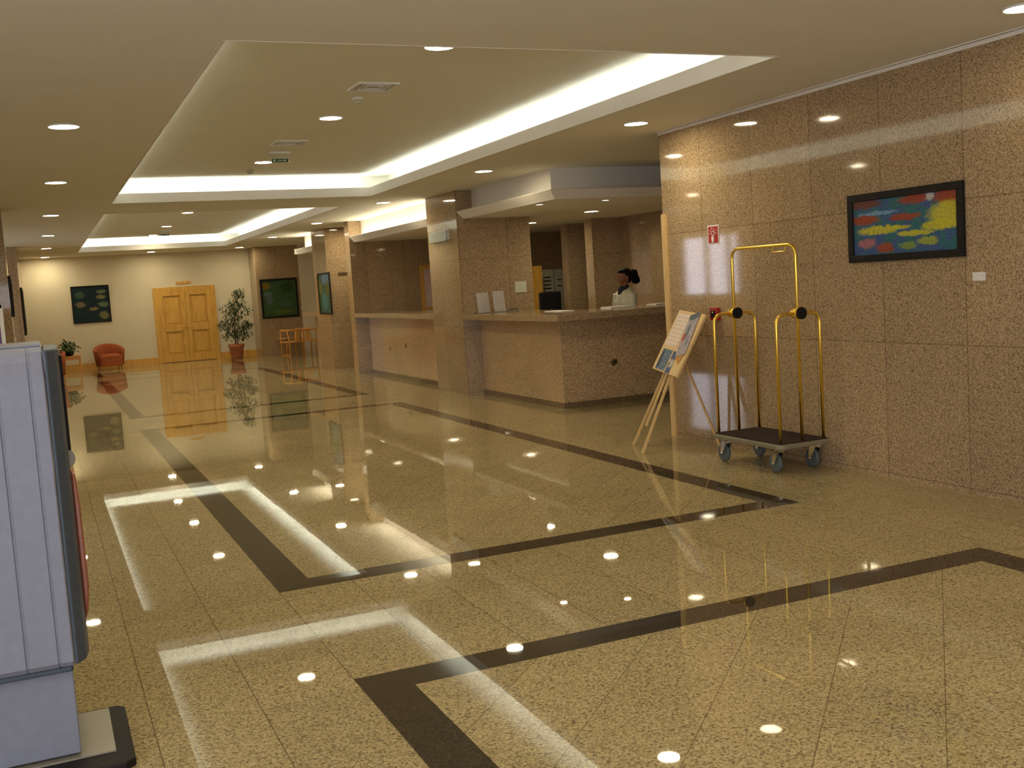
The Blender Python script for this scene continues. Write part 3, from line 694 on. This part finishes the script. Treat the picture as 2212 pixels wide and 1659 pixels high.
mb = MB(); mb.box(-0.22, 0.20, 0.18, 0.24, 0.66, 1.36); finish('backrest', mb, M['black'], t, world=False, bevel=0.03)
mb = MB(); mb.box(-0.24, 0.24, -0.24, 0.22, 0.46, 0.56); finish('seat', mb, M['darkred'], t, world=False, bevel=0.03)
mb = MB(); mb.cyl((0,0,0.06), (0,0,0.46), 0.03)
for k in range(5): mb.tube([(0,0,0.09), (0.28*math.cos(k*2*PI/5), 0.28*math.sin(k*2*PI/5), 0.02)], 0.018, 8)
finish('base', mb, M['black'], t, world=False)
t = thing('wood_framed_notice', 'wood-framed pale pink board on the wall behind the second counter', 'notice board', (7.05, 20.0, 1.1))
mb = MB(); mb.box(6.85, 6.92, 19.95, 20.0, 0.9, 2.0); mb.box(7.30, 7.37, 19.95, 20.0, 0.9, 2.0); mb.box(6.92, 7.30, 19.95, 20.0, 1.93, 2.0); mb.box(6.92, 7.30, 19.95, 20.0, 0.9, 1.18); finish('frame', mb, M['wood_door'], t)
mb = MB(); mb.box(6.92, 7.30, 19.97, 20.0, 1.18, 1.93); finish('board', mb, plain('pale_pink_paper', (0.75, 0.55, 0.50), 0.6), t)

# ------------------------------------------------------------------ luggage cart
ZD = 0.235
t = thing('luggage_cart', 'brass hotel luggage cart with brown carpeted deck beside the granite wall', 'luggage cart', (5.235, 7.01, 0))
X0, X1, Y0, Y1 = 5.00, 5.475, 6.57, 7.45
mb = MB(); mb.prism([(X0-0.015, Y0+0.03), (X0+0.03, Y0-0.015), (X1-0.03, Y0-0.015), (X1+0.015, Y0+0.03), (X1+0.015, Y1-0.03), (X1-0.03, Y1+0.015), (X0+0.03, Y1+0.015), (X0-0.015, Y1-0.03)], ZD-0.035, ZD, 'xy')
finish('bumper_deck', mb, M['greytrim'], t, bevel=0.008)
mb = MB(); mb.box(X0+0.015, X1-0.015, Y0+0.015, Y1-0.015, ZD, ZD+0.008); finish('carpet', mb, M['carpet'], t)
R = 0.0125
for yv in (Y0+0.035, Y1-0.035):
    mb = MB(); mb.tube(fillet([(X0+0.035, yv, ZD-0.01), (X0+0.035, yv, 1.215), (X1-0.035, yv, 1.215), (X1-0.035, yv, ZD-0.01)], 0.09, 8), R, 14); finish('side_hoop', mb, M['brass'], t)
xc = (X0+X1)/2
mb = MB(); mb.tube(fillet([(xc, Y0+0.035-0.0, ZD-0.01), (xc, Y0+0.035, 1.735), (xc, Y1-0.035, 1.735), (xc, Y1-0.035, ZD-0.01)], 0.09, 8), R, 14); finish('arch', mb, M['brass'], t)
mb = MB(); mb.tube(fillet([(xc, 6.72, 1.725), (xc, 6.72, 1.685), (xc, 6.88, 1.685), (xc, 6.88, 1.725)], 0.018, 4), 0.004, 8); finish('hanging_hook', mb, M['brass'], t)
for yv in (Y0+0.035, Y1-0.035):
    mb = MB(); mb.cyl((xc, yv+0.045, 1.215), (xc, yv-0.035, 1.215), 0.038, 24); mb.cyl((xc, yv-0.03, 1.215), (xc, yv-0.042, 1.215), 0.050, 28); h_ = finish('hub', mb, M['brass'], t)
    mb = MB(); mb.cyl((xc, yv-0.042, 1.215), (xc, yv-0.054, 1.215), 0.046, 28); finish('black_cap', mb, M['black'], h_)
for (cx, cy) in ((5.07, 6.68), (5.42, 6.68), (5.07, 7.36), (5.42, 7.36)):
    fy = cy+0.04
    mb = MB(); mb.cyl((cx, cy, ZD-0.035), (cx, cy, 0.178), 0.032, 18); mb.box(cx-0.045, cx+0.045, cy-0.045, cy+0.045, ZD-0.040, ZD-0.035)
    for sx in (-1, 1):
        mb.prism([(cy-0.035, 0.182), (cy+0.035, 0.182), (fy+0.016, 0.075), (fy-0.014, 0.065)], cx+sx*0.028-0.002, cx+sx*0.028+0.002, 'yz')
    mb.box(cx-0.030, cx+0.030, cy-0.035, cy+0.035, 0.178, 0.183); mb.cyl((cx-0.034, fy, 0.075), (cx+0.034, fy, 0.075), 0.009, 12)
    cs = finish('caster_fork', mb, M['chrome'], t)
    mb = MB(); prof = [(0.020, -0.018), (0.050, -0.014), (0.060, -0.016), (0.072, -0.012), (0.076, 0), (0.072, 0.012), (0.060, 0.016), (0.050, 0.014), (0.020, 0.018)]
    mb.lathe(prof, 28); bmesh.ops.rotate(mb.bm, verts=mb.bm.verts[:], cent=(0,0,0), matrix=Matrix.Rotation(PI/2, 3, 'Y')); bmesh.ops.translate(mb.bm, verts=mb.bm.verts[:], vec=(cx, fy, 0.076))
    wh = finish('wheel', mb, M['rubber'], None); bmv = wh.data
    for v in bmv.vertices: v.co -= Vector(t.location)
    wh.parent = cs
    

# ------------------------------------------------------------------ display easel
yaw_e, th_e, rl_e = math.radians(12.72), math.radians(61.57), math.radians(2.62)
EU = Vector((math.sin(yaw_e), math.cos(yaw_e), 0)); EN = Vector((EU.y, -EU.x, 0)); EV = EN*math.cos(th_e)+Vector((0,0,math.sin(th_e)))
U2 = EU*math.cos(rl_e)+EV*math.sin(rl_e); V2 = EV*math.cos(rl_e)-EU*math.sin(rl_e); EF = U2.cross(V2).normalized()
if EF.x > 0: EF = -EF          # towards the viewer
EC = Vector((5.255, 8.305, 0.942))
t = thing('display_easel', 'pale wooden easel holding a poster board in front of the counter end', 'easel', (5.05, 8.4, 0))
mb = MB(); mb.obox(EC, U2, V2, EF, 0.35, 0.30, 0.012); board = finish('board', mb, M['wood_pale'], t, bevel=0.004)
def on_board(name, u, v, hu, hv, mat, rot=0.0, lift=0.014, label=None):
    a = U2*math.cos(rot)+V2*math.sin(rot); b_ = V2*math.cos(rot)-U2*math.sin(rot)
    # local frame object so that print follows the sheet
    o_mb = MB(); o_mb.box(-hu, hu, -hv, hv, -0.0012, 0.0012)
    o = finish(name, o_mb, mat, None); c = EC + U2*u + V2*v + EF*lift
    o.parent = board; o.matrix_basis = Matrix(((a.x, b_.x, EF.x, c.x-t.location.x), (a.y, b_.y, EF.y, c.y-t.location.y), (a.z, b_.z, EF.z, c.z-t.location.z), (0,0,0,1)))
    if label: o['label'] = label
    return o
# u runs away from the viewer (to the photo's left)
on_board('text_sheet', 0.14, 0.11, 0.165, 0.16, printed('pale_pink_text_sheet', (0.78, 0.62, 0.55), (0.25, 0.2, 0.2), 1, 26, 0.4), label='pinkish sheet of small print')
pst = painting('poster_print', [(0.55, 0.45, 0.48), (0.25, 0.25, 0.32), (0.55, 0.45, 0.48), (0.62, 0.5, 0.5)], [(0.5, 0.95, 0.5, 0.1, (0.05, 0.08, 0.12)), (0.6, 0.6, 0.12, 0.2, (0.10, 0.14, 0.22)), (0.8, 0.45, 0.12, 0.12, (0.4, 0.05, 0.04)), (0.35, 0.3, 0.15, 0.08, (0.2, 0.22, 0.28))], (0, 1, 1), (0.24, 0.40))
on_board('tilted_poster', -0.175, 0.09, 0.11, 0.205, pst, rot=-0.22, lift=0.018, label='tilted poster with grey and red print')
on_board('orange_sheet', -0.22, -0.09, 0.07, 0.08, plain('orange_paper', (0.55, 0.24, 0.03), 0.5), rot=0.4, lift=0.0155, label='orange sheet under the tilted poster')
blu = painting('blue_photo_print', [(0.12, 0.20, 0.28), (0.20, 0.30, 0.38), (0.05, 0.08, 0.16), (0.30, 0.38, 0.42)], [(0.9, 0.5, 0.2, 0.5, (0.03, 0.05, 0.12))], (0, 1, 1), (0.24, 0.2))
on_board('blue_photo_sheet', 0.145, -0.185, 0.125, 0.10, blu, label='blue photo sheet')
sml = painting('small_strip_print', [(0.06, 0.10, 0.25), (0.08, 0.12, 0.30)], [(0.5, 0.45, 0.6, 0.2, (0.6, 0.55, 0.5)), (0.9, 0.4, 0.2, 0.1, (0.02, 0.02, 0.02))], (0, 1, 1), (0.12, 0.2))
on_board('leaflet_strip', -0.075, -0.19, 0.055, 0.105, sml, label='small blue and white leaflet')
bk = -EF*0.025
def on_plane(u, v): return EC+U2*u+V2*v
for (foot, topuv) in (((4.95, 8.69, 0), (0.10, -0.05)), ((4.77, 8.22, 0), (-0.02, -0.05))):
    a = Vector(foot); b_ = on_plane(*topuv)+bk; d = (b_-a).normalized(); sd = d.cross(EF).normalized()
    mb = MB(); mb.obox((a+b_)/2, d, sd, EF, (b_-a).length/2, 0.013, 0.009); finish('leg', mb, M['wood_pale'], t)
a = Vector((4.985, 8.50, 0.20)); b_ = on_plane(0.045, -0.05)+bk; d = (b_-a).normalized()
mb = MB(); mb.obox((a+b_)/2, d, d.cross(EF).normalized(), EF, (b_-a).length/2, 0.020, 0.006); finish('centre_bar', mb, M['wood_pale'], t)
a = Vector((5.49, 8.08, 0)); b_ = on_plane(0.02, -0.05)+bk*1.6; d = (b_-a).normalized()
mb = MB(); mb.obox((a+b_)/2, d, d.cross(Vector((0,0,1))).normalized(), d.cross(d.cross(Vector((0,0,1)))).normalized(), (b_-a).length/2, 0.012, 0.009); finish('leg', mb, M['wood_pale'], t)

# ------------------------------------------------------------------ kiosk at the left edge
KY = 3.92
t = thing('kiosk_machine', 'tall blue-grey information kiosk with orange-red front on a black base, cut by the left edge', 'kiosk', (-0.35, 4.2, 0))
ribs = []
def groove(x, w_=0.006, dp=0.005): return [(x-w_, KY), (x-w_/2, KY+dp), (x+w_/2, KY+dp), (x+w_, KY)]
prof = [(-0.80, KY+0.02)]
for gx in (-0.62, -0.38, -0.145, -0.045): prof += groove(gx)
prof += [(-0.004, KY), (0.0, KY+0.004), (0.0, 4.46), (-0.80, 4.46)]
mb = MB(); rings = []
for z_, dy in ((0.372, 0.045), (0.380, 0.018), (0.40, 0.0), (1.385, 0.0), (1.43, 0.012), (1.462, 0.032), (1.478, 0.065)):
    rings.append([mb.bm.verts.new((p[0], min(p[1]+dy, 4.46), z_)) for p in prof])
for a_, b_ in zip(rings, rings[1:]):
    for k_ in range(len(prof)): mb.bm.faces.new((a_[k_], a_[(k_+1) % len(prof)], b_[(k_+1) % len(prof)], b_[k_]))
mb.bm.faces.new(rings[0][::-1]); mb.bm.faces.new(rings[-1]); finish('side_panel', mb, M['kiosk'], t)
mb = MB(); mb.prism([(-0.80, KY+0.03), (-0.01, KY+0.03), (-0.004, KY+0.04), (-0.004, 4.45), (-0.80, 4.45)], 0.355, 0.375, 'xy'); finish('lower_edge', mb, M['kiosk_d'], t, bevel=0.01)
mb = MB(); mb.prism([(0.001, KY+0.006), (0.012, KY+0.004), (0.040, KY+0.045), (0.052, KY+0.12), (0.052, 4.50), (0.001, 4.50)], 0.385, 1.468, 'xy')
finish('corner_shell', mb, M['kiosk_d'], t, bevel=0.012)
mb = MB(); mb.box(-0.79, -0.003, KY+0.09, 4.45, 1.478, 1.486); finish('top_cover', mb, M['kiosk'], t, bevel=0.003)
mb = MB(); mb.box(-0.75, -0.008, KY+0.08, 4.42, 0.045, 0.40); finish('pedestal', mb, M['kiosk_p'], t, bevel=0.004)
mb = MB(); mb.prism([(-0.85, 3.86), (0.13, 3.86), (0.165, 3.89), (0.165, 4.42), (0.14, 4.45), (-0.85, 4.45)], 0.0, 0.03, 'xy'); bp = finish('base_plate', mb, M['black'], t, bevel=0.006)
mb = MB(); mb.box(-0.80, 0.105, 3.98, 4.42, 0.03, 0.036); finish('metal_inlay', mb, M['plate_grey'], bp)
mb = MB(); mb.prism([(0.50, 0.052), (0.54, 0.064), (0.60, 0.072), (0.9, 0.069), (1.02, 0.064), (1.04, 0.052)][::1] and [(0.052, 0.50), (0.064, 0.53), (0.074, 0.62), (0.072, 0.9), (0.066, 1.02), (0.052, 1.04)], 4.05, 4.44, 'xz'); finish('orange_front', mb, M['red'], t, bevel=0.008)
mb = MB(); mb.lathe([(0.035, -0.02), (0.035, 0.02)], 24); bmesh.ops.rotate(mb.bm, verts=mb.bm.verts[:], cent=(0,0,0), matrix=Matrix.Rotation(PI/2, 3, 'X')); bmesh.ops.translate(mb.bm, verts=mb.bm.verts[:], vec=(0.038, 4.1, 1.075)); finish('chrome_roller', mb, M['plate_grey'], t)
mb = MB(); mb.box(0.052, 0.062, 4.08, 4.44, 1.10, 1.44); fr = finish('screen_surround', mb, M['black'], t, bevel=0.004)
# panel stand behind the kiosk
t = thing('poster_stand', 'white-framed purple panel behind the kiosk, at the left edge', 'poster stand', (-0.5, 10.0, 0))
mb = MB(); mb.box(-0.80, -0.27, 10.0, 10.03, 1.64, 1.67); mb.box(-0.295, -0.265, 10.0, 10.03, 0.5, 1.67); mb.box(-0.80, -0.77, 10.0, 10.03, 0.5, 1.67); mb.box(-0.80, -0.27, 10.0, 10.03, 0.5, 0.53); mb.box(-0.55, -0.52, 10.0, 10.03, 0.02, 0.5); finish('frame', mb, M['white'], t)
mb = MB(); mb.box(-0.77, -0.295, 10.01, 10.02, 0.53, 1.64); finish('panel', mb, M['lilac'], t)
mb = MB(); mb.box(-0.72, -0.35, 9.85, 10.18, 0.0, 0.02); finish('foot', mb, M['white'], t)

# ------------------------------------------------------------------ far end furniture
def tub_chair(label, loc, rz):
    t = thing('tub_chair', label, 'armchair', loc, rz, 'rust tub chairs at the far end')
    R0 = 0.36
    def ring(r, z, a0=-0.25*PI, a1=1.25*PI, n=26): return [(r*math.cos(a0+(a1-a0)*i/n), r*math.sin(a0+(a1-a0)*i/n)*0.92, z) for i in range(n+1)]
    mb = MB(); n = 26; A = []
    for i in range(n+1):
        a = -0.22*PI+(1.44*PI)*i/n; k = math.sin(max(0, min(PI, a)))
        zt = 0.50+0.15*max(0, k)
        c_, s_ = math.cos(a), math.sin(a)*0.92
        A.append([mb.bm.verts.new(p) for p in ((c_*(R0-0.03), s_*(R0-0.03), 0.10), (c_*(R0+0.02), s_*(R0+0.02), zt-0.02), (c_*(R0+0.01), s_*(R0+0.01), zt), (c_*(R0-0.05), s_*(R0-0.05), zt), (c_*(R0-0.07), s_*(R0-0.07), zt-0.03), (c_*(R0-0.09), s_*(R0-0.09), 0.12))])
    for a, b_ in zip(A, A[1:]):
        for k in range(6):
            f = mb.bm.faces.new((a[k], a[(k+1)%6], b_[(k+1)%6], b_[k])); f.smooth = True
    mb.bm.faces.new(A[0]); mb.bm.faces.new(A[-1][::-1])
    finish('shell', mb, M['wicker'], t, world=False)
    mb = MB(); mb.lathe([(0.285, 0.10), (0.295, 0.30), (0.30, 0.36), (0.27, 0.39), (0.0001, 0.395)], 28); mb.box(-0.26, 0.26, -0.34, -0.1, 0.10, 0.36); finish('seat_cushion', mb, M['wicker'], t, world=False, bevel=0.02)
    for sx in (-1, 1):
        for sy in (-1, 1):
            mb = MB(); mb.cyl((sx*0.24, sy*0.22, 0), (sx*0.24, sy*0.22, 0.12), 0.016, 10, 0.022); finish('leg', mb, M['wood_orange'], t, world=False)
    return t
tub_chair('rust orange tub armchair against the cream far wall under the dark painting', (1.56, 29.15, 0), 0.10)
tub_chair('rust tub armchair mostly hidden behind the kiosk', (0.14, 26.4, 0), -1.2)
t = thing('side_table', 'low orange wooden side table holding a leafy plant', 'side table', (0.63, 29.0, 0))
mb = MB(); mb.box(-0.25, 0.25, -0.25, 0.25, 0.40, 0.43); finish('table_top', mb, M['wood_orange'], t, world=False, bevel=0.005)
mb = MB(); mb.box(-0.22, 0.22, -0.22, 0.22, 0.33, 0.40); finish('apron', mb, M['wood_orange'], t, world=False)
for sx in (-1, 1):
    for sy in (-1, 1):
        mb = MB(); mb.box(sx*0.225-0.02, sx*0.225+0.02, sy*0.225-0.02, sy*0.225+0.02, 0, 0.40); finish('leg', mb, M['wood_orange'], t, world=False)

def leaf_quad(bm, p, d, L, W, rnd):
    d = d.normalized(); side = d.cross(Vector((0,0,1)))
    if side.length < 0.1: side = Vector((1,0,0))
    side.normalize(); side = (side + Vector((rnd.uniform(-.3,.3), rnd.uniform(-.3,.3), rnd.uniform(-.5,.5)))).normalized()
    nrm = side.cross(d).normalized()
    a = bm.verts.new(p); m1 = bm.verts.new(p+d*L*0.5+nrm*L*0.10); e = bm.verts.new(p+d*L+nrm*-L*0.08)
    l1 = bm.verts.new(p+d*L*0.42+side*W/2); r1 = bm.verts.new(p+d*L*0.42-side*W/2)
    for f in ((a, l1, m1), (l1, e, m1), (a, m1, r1), (m1, e, r1)): bm.faces.new(f)
rnd = random.Random(5)
# weeping fig in a terracotta pot
FX, FY = 4.70, 28.95
t = thing('potted_fig_tree', 'tall leafy fig tree in a terracotta pot right of the double door', 'potted plant', (FX, FY, 0))
mb = MB(); mb.lathe([(0.13, 0), (0.145, 0.02), (0.185, 0.30), (0.205, 0.31), (0.21, 0.39), (0.19, 0.39), (0.175, 0.33)], 32); finish('pot', mb, M['terra'], t, world=False)
mb = MB(); mb.lathe([(0.178, 0.34), (0.10, 0.355), (0.0001, 0.36)], 24); finish('soil', mb, M['soil'], t, world=False)
mb = MB(); tips = []
for k in range(3):
    a = k*2.1; mb.tube([(0.03*math.cos(a), 0.03*math.sin(a), 0.33), (0.05*math.cos(a)+0.02, 0.05*math.sin(a), 0.8), (0.07*math.cos(a)+0.06, 0.07*math.sin(a), 1.3), (0.13, 0.02, 1.72)], 0.014, 8, True, 0.006)
blobs = [(0.16, 1.74, 0.13, 0.16), (0.10, 1.50, 0.24, 0.17), (0.24, 1.25, 0.27, 0.20), (-0.10, 1.32, 0.24, 0.16), (-0.06, 1.08, 0.22, 0.14), (-0.22, 0.92, 0.20, 0.16), (0.06, 0.82, 0.30, 0.16), (0.20, 0.66, 0.22, 0.16), (-0.10, 0.64, 0.20, 0.14), (0.33, 0.90, 0.12, 0.14)]
for bx_, bz, br, bh in blobs: mb.tube([(0.05, 0, max(0.4, bz-0.25)), (bx_, 0, bz)], 0.005, 6)
finish('trunk', mb, M['bark'], t, world=False)
lf = bmesh.new()
for bx_, bz, br, bh in blobs:
    for k in range(95):
        a = rnd.uniform(0, 2*PI); rr = br*rnd.random()**0.6; p = Vector((bx_+rr*math.cos(a), 0.75*rr*math.sin(a), bz+rnd.uniform(-bh, bh)*math.sqrt(max(0.05, 1-(rr/br)**2))))
        d = Vector((math.cos(a), math.sin(a), rnd.uniform(-1.9, -0.2)))
        leaf_quad(lf, p, d, rnd.uniform(0.07, 0.12), rnd.uniform(0.026, 0.042), rnd)
finish('foliage', lf, M['leaf'], t, world=False)
# bushy plant on the side table
t = thing('table_plant', 'bushy green potted plant standing on the low side table', 'potted plant', (0.62, 29.0, 0.43))
mb = MB(); mb.lathe([(0.07, 0), (0.10, 0.02), (0.125, 0.11), (0.135, 0.12), (0.12, 0.12)], 24); finish('pot', mb, M['black'], t, world=False)
lf = bmesh.new(); mb = MB()
for k in range(26):
    a = rnd.uniform(0, 2*PI); e = rnd.uniform(0.05, 1.3); L = rnd.uniform(0.18, 0.30)
    tip = Vector((math.cos(a)*math.cos(e)*L, math.sin(a)*math.cos(e)*L, 0.12+math.sin(e)*L)); mb.tube([(0, 0, 0.10), tuple(tip*0.5+Vector((0,0,0.09))), tuple(tip)], 0.004, 5)
    for q in range(9): leaf_quad(lf, tip*rnd.uniform(0.6, 1.0)+Vector((rnd.uniform(-.03,.03), rnd.uniform(-.03,.03), rnd.uniform(-.02,.03))), Vector((rnd.uniform(-1,1), rnd.uniform(-1,1), rnd.uniform(-0.6,0.7))), rnd.uniform(0.06, 0.09), rnd.uniform(0.045, 0.065), rnd)
finish('stems', mb, M['leaf2'], t, world=False); finish('foliage', lf, M['leaf2'], t, world=False)

# wooden armchairs with curved back rail
def wooden_chair(label, loc, rz):
    t = thing('wooden_armchair', label, 'chair', loc, rz, 'light wooden armchairs by the far granite wall')
    mb = MB(); mb.tube([(0.27*math.cos(a), 0.25*math.sin(a), 0.68) for a in [(-0.18+1.36*i/18)*PI for i in range(19)]], 0.026, 8); finish('back_rail', mb, M['wood_orange'], t, world=False)
    mb = MB(); mb.prism([(-0.24, -0.24), (0.24, -0.24), (0.25, 0.05), (0.15, 0.23), (-0.15, 0.23), (-0.25, 0.05)], 0.36, 0.395, 'xy'); finish('seat', mb, M['wood_orange'], t, world=False, bevel=0.006)
    for sx, sy in ((-1, -1), (1, -1), (-1, 1), (1, 1)):
        y = -0.18 if sy < 0 else 0.16
        mb = MB(); mb.tube([(sx*0.23, y-0.02*0, 0), (sx*0.225, y, 0.38), (sx*0.245, y*(0.9 if sy < 0 else 0.75), 0.68)], 0.018, 8); finish('leg', mb, M['wood_orange'], t, world=False)
    mb = MB(); mb.box(-0.05, 0.05, 0.215, 0.235, 0.38, 0.68); finish('back_splat', mb, M['wood_orange'], t, world=False)
    return t
c1 = wooden_chair('light wooden armchair left of its twin, back turned to the hall', (5.98, 27.95, 0), PI+0.45)
dup(c1, (6.56, 28.15, 0), 2.2, label='light wooden armchair partly hidden by the far pillar')
t = thing('round_table', 'small wooden table between the far wooden armchairs', 'table', (5.95, 28.55, 0))
mb = MB(); mb.lathe([(0.0001, 0.44), (0.24, 0.44), (0.25, 0.46), (0.0001, 0.465)], 28); finish('table_top', mb, M['wood_orange'], t, world=False)
mb = MB(); mb.cyl((0,0,0.02), (0,0,0.44), 0.025); mb.lathe([(0.15, 0), (0.15, 0.02), (0.03, 0.04)], 20); finish('pedestal', mb, M['wood_orange'], t, world=False)

# ------------------------------------------------------------------ person behind the counter, facing left
t = thing('person', 'person with dark ponytail in a pale jacket standing behind the counter', 'person', (7.37, 12.95, 0), PI/2+0.10)
mb = MB()   # body, facing local +y
E = mb.ell
E((0, 0.005, 1.545), (0.073, 0.088, 0.108)); E((0, 0.045, 1.515), (0.055, 0.058, 0.070)); E((0, 0.075, 1.475), (0.030, 0.026, 0.026))
E((0, 0.105, 1.525), (0.011, 0.016, 0.020)); E((0, 0.095, 1.545), (0.009, 0.012, 0.024))
E((0, 0.100, 1.497), (0.021, 0.010, 0.006)); E((0, 0.098, 1.486), (0.019, 0.011, 0.006))
for sx in (-1, 1):
    E((sx*0.074, -0.005, 1.535), (0.012, 0.020, 0.030)); E((sx*0.031, 0.076, 1.550), (0.014, 0.012, 0.010)); E((sx*0.045, 0.06, 1.51), (0.025, 0.025, 0.025))
mb.tube([(0, -0.01, 1.34), (0, -0.002, 1.42), (0, 0.01, 1.48)], [0.062, 0.050, 0.050], 16)
mb.tube([(0, 0, 0.88), (0, 0.01, 1.02), (0, 0.01, 1.18), (0, 0.0, 1.30), (0, -0.005, 1.37)], [0.150, 0.118, 0.128, 0.120, 0.075], 20)
for v in mb.bm.verts:
    if v.co.z < 1.38: v.co.y *= 0.72
E((0, 0, 0.90), (0.165, 0.125, 0.11)); E((0, 0.0, 1.30), (0.175, 0.085, 0.065)); E((0.06, 0.055, 1.20), (0.055, 0.048, 0.055)); E((-0.06, 0.055, 1.20), (0.055, 0.048, 0.055))
for sx in (-1, 1):
    sh = Vector((sx*0.165, 0, 1.31)); el = Vector((sx*0.205, 0.03, 1.03)); wr = Vector((sx*0.14, 0.24, 0.96)); dd = (wr-el).normalized()
    mb.tube([sh, sh.lerp(el, 0.5), el, el.lerp(wr, 0.35), wr], [0.052, 0.044, 0.037, 0.037, 0.025], 14)
    pl = wr+dd*0.045; E(tuple(pl), (0.036, 0.045, 0.014))
    for q, (ox, L) in enumerate(((-0.027, 0.066), (-0.009, 0.076), (0.009, 0.072), (0.027, 0.056))):
        a = pl+dd*0.03+Vector((ox, 0, 0)); b1 = a+dd*L*0.5+Vector((0,0,-0.004)); c1_ = b1+(dd+Vector((0,0,-0.7))).normalized()*L*0.5
        mb.tube([a, b1, c1_], [0.0095, 0.0085, 0.007], 8)
    a = wr+dd*0.02+Vector((-sx*0.03, 0, 0)); mb.tube([a, a+(dd*0.6+Vector((-sx*0.8, 0, -0.2))).normalized()*0.03, a+(dd+Vector((-sx*0.5, 0, -0.3))).normalized()*0.058], [0.012, 0.010, 0.008], 8)
    mb.tube([(sx*0.085, 0, 0.88), (sx*0.09, 0.005, 0.68), (sx*0.088, 0.01, 0.48), (sx*0.088, -0.012, 0.34), (sx*0.086, 0.0, 0.09)], [0.095, 0.082, 0.056, 0.056, 0.036], 14)
    mb.tube([(sx*0.086, -0.05, 0.04), (sx*0.088, 0.05, 0.045), (sx*0.092, 0.15, 0.025)], [0.035, 0.038, 0.025], 10)
body = finish('body', mb, M['skin'], t, world=False, remesh=0.0075)
mb = MB()
for sx in (-1, 1): E((0,0,0), (0.001,)*3) if False else mb.ell((sx*0.031, 0.0865, 1.550), (0.009, 0.005, 0.006))
finish('eyes', mb, M['black'], body, world=False)
mb = MB(); mb.ell((0, -0.025, 1.575), (0.084, 0.088, 0.098)); mb.ell((0, -0.055, 1.54), (0.076, 0.065, 0.085)); mb.ell((0, 0.035, 1.615), (0.066, 0.050, 0.040)); mb.ell((0, -0.11, 1.585), (0.030, 0.035, 0.028))
mb.ell((0, -0.155, 1.575), (0.060, 0.070, 0.072)); mb.ell((0.01, -0.185, 1.52), (0.055, 0.055, 0.080)); mb.ell((-0.01, -0.165, 1.61), (0.04, 0.05, 0.03))
for k in range(16):
    a = rnd.uniform(-0.8, 0.8); mb.tube([(a*0.04, -0.19, 1.56), (a*0.06, -0.23, 1.50+rnd.uniform(-.02,.05)), (a*0.07, -0.215, 1.44+rnd.uniform(-.02,.04))], [0.012, 0.010, 0.004], 6)
hair = finish('hair', mb, M['hair'], t, world=False, remesh=0.008)
mb = MB(); mb.tube([(0.032*math.cos(k*PI/6), -0.125, 1.585+0.032*math.sin(k*PI/6)) for k in range(13)], 0.008, 8, False); finish('hair_tie', mb, M['white'], hair, world=False)
mb = MB(); mb.tube([(0, -0.005, 1.345), (0, 0.0, 1.40), (0, 0.005, 1.432)], [0.085, 0.070, 0.060], 18); mb.ell((0, 0.070, 1.33), (0.055, 0.035, 0.085)); finish('scarf', mb, M['navy'], t, world=False, remesh=0.008)
mb = MB(); mb.tube([(0, 0, 0.80), (0, 0.005, 0.95), (0, 0.01, 1.04), (0, 0.01, 1.18), (0, 0.0, 1.29), (0, -0.01, 1.365)], [0.178, 0.160, 0.142, 0.152, 0.145, 0.085], 24)
for v in mb.bm.verts: v.co.y *= 0.74
mb.ell((0, -0.006, 1.312), (0.188, 0.102, 0.072)); mb.ell((0, -0.035, 1.36), (0.11, 0.065, 0.055)); mb.ell((0.06, 0.062, 1.20), (0.062, 0.055, 0.065)); mb.ell((-0.06, 0.062, 1.20), (0.062, 0.055, 0.065))
for sx in (-1, 1):
    mb.tube([(sx*0.165, 0, 1.315), (sx*0.19, 0.015, 1.16), (sx*0.208, 0.03, 1.03), (sx*0.180, 0.12, 0.995), (sx*0.148, 0.222, 0.967)], [0.066, 0.060, 0.054, 0.050, 0.042], 16)
jk = finish('jacket', mb, M['jacket'], t, world=False, remesh=0.009)
mb = MB(); mb.tube([(0, 0, 0.70), (0, 0, 0.90)], [0.155, 0.168], 18)
for sx in (-1, 1): mb.tube([(sx*0.085, 0, 0.85), (sx*0.09, 0.005, 0.5), (sx*0.088, 0, 0.10)], [0.105, 0.082, 0.070], 14)
finish('trousers', mb, M['navy'], t, world=False, remesh=0.01)
mb = MB()
for sx in (-1, 1): mb.tube([(sx*0.086, -0.055, 0.045), (sx*0.088, 0.05, 0.05), (sx*0.092, 0.165, 0.035)], [0.045, 0.047, 0.035], 12)
finish('shoes', mb, M['black'], t, world=False)
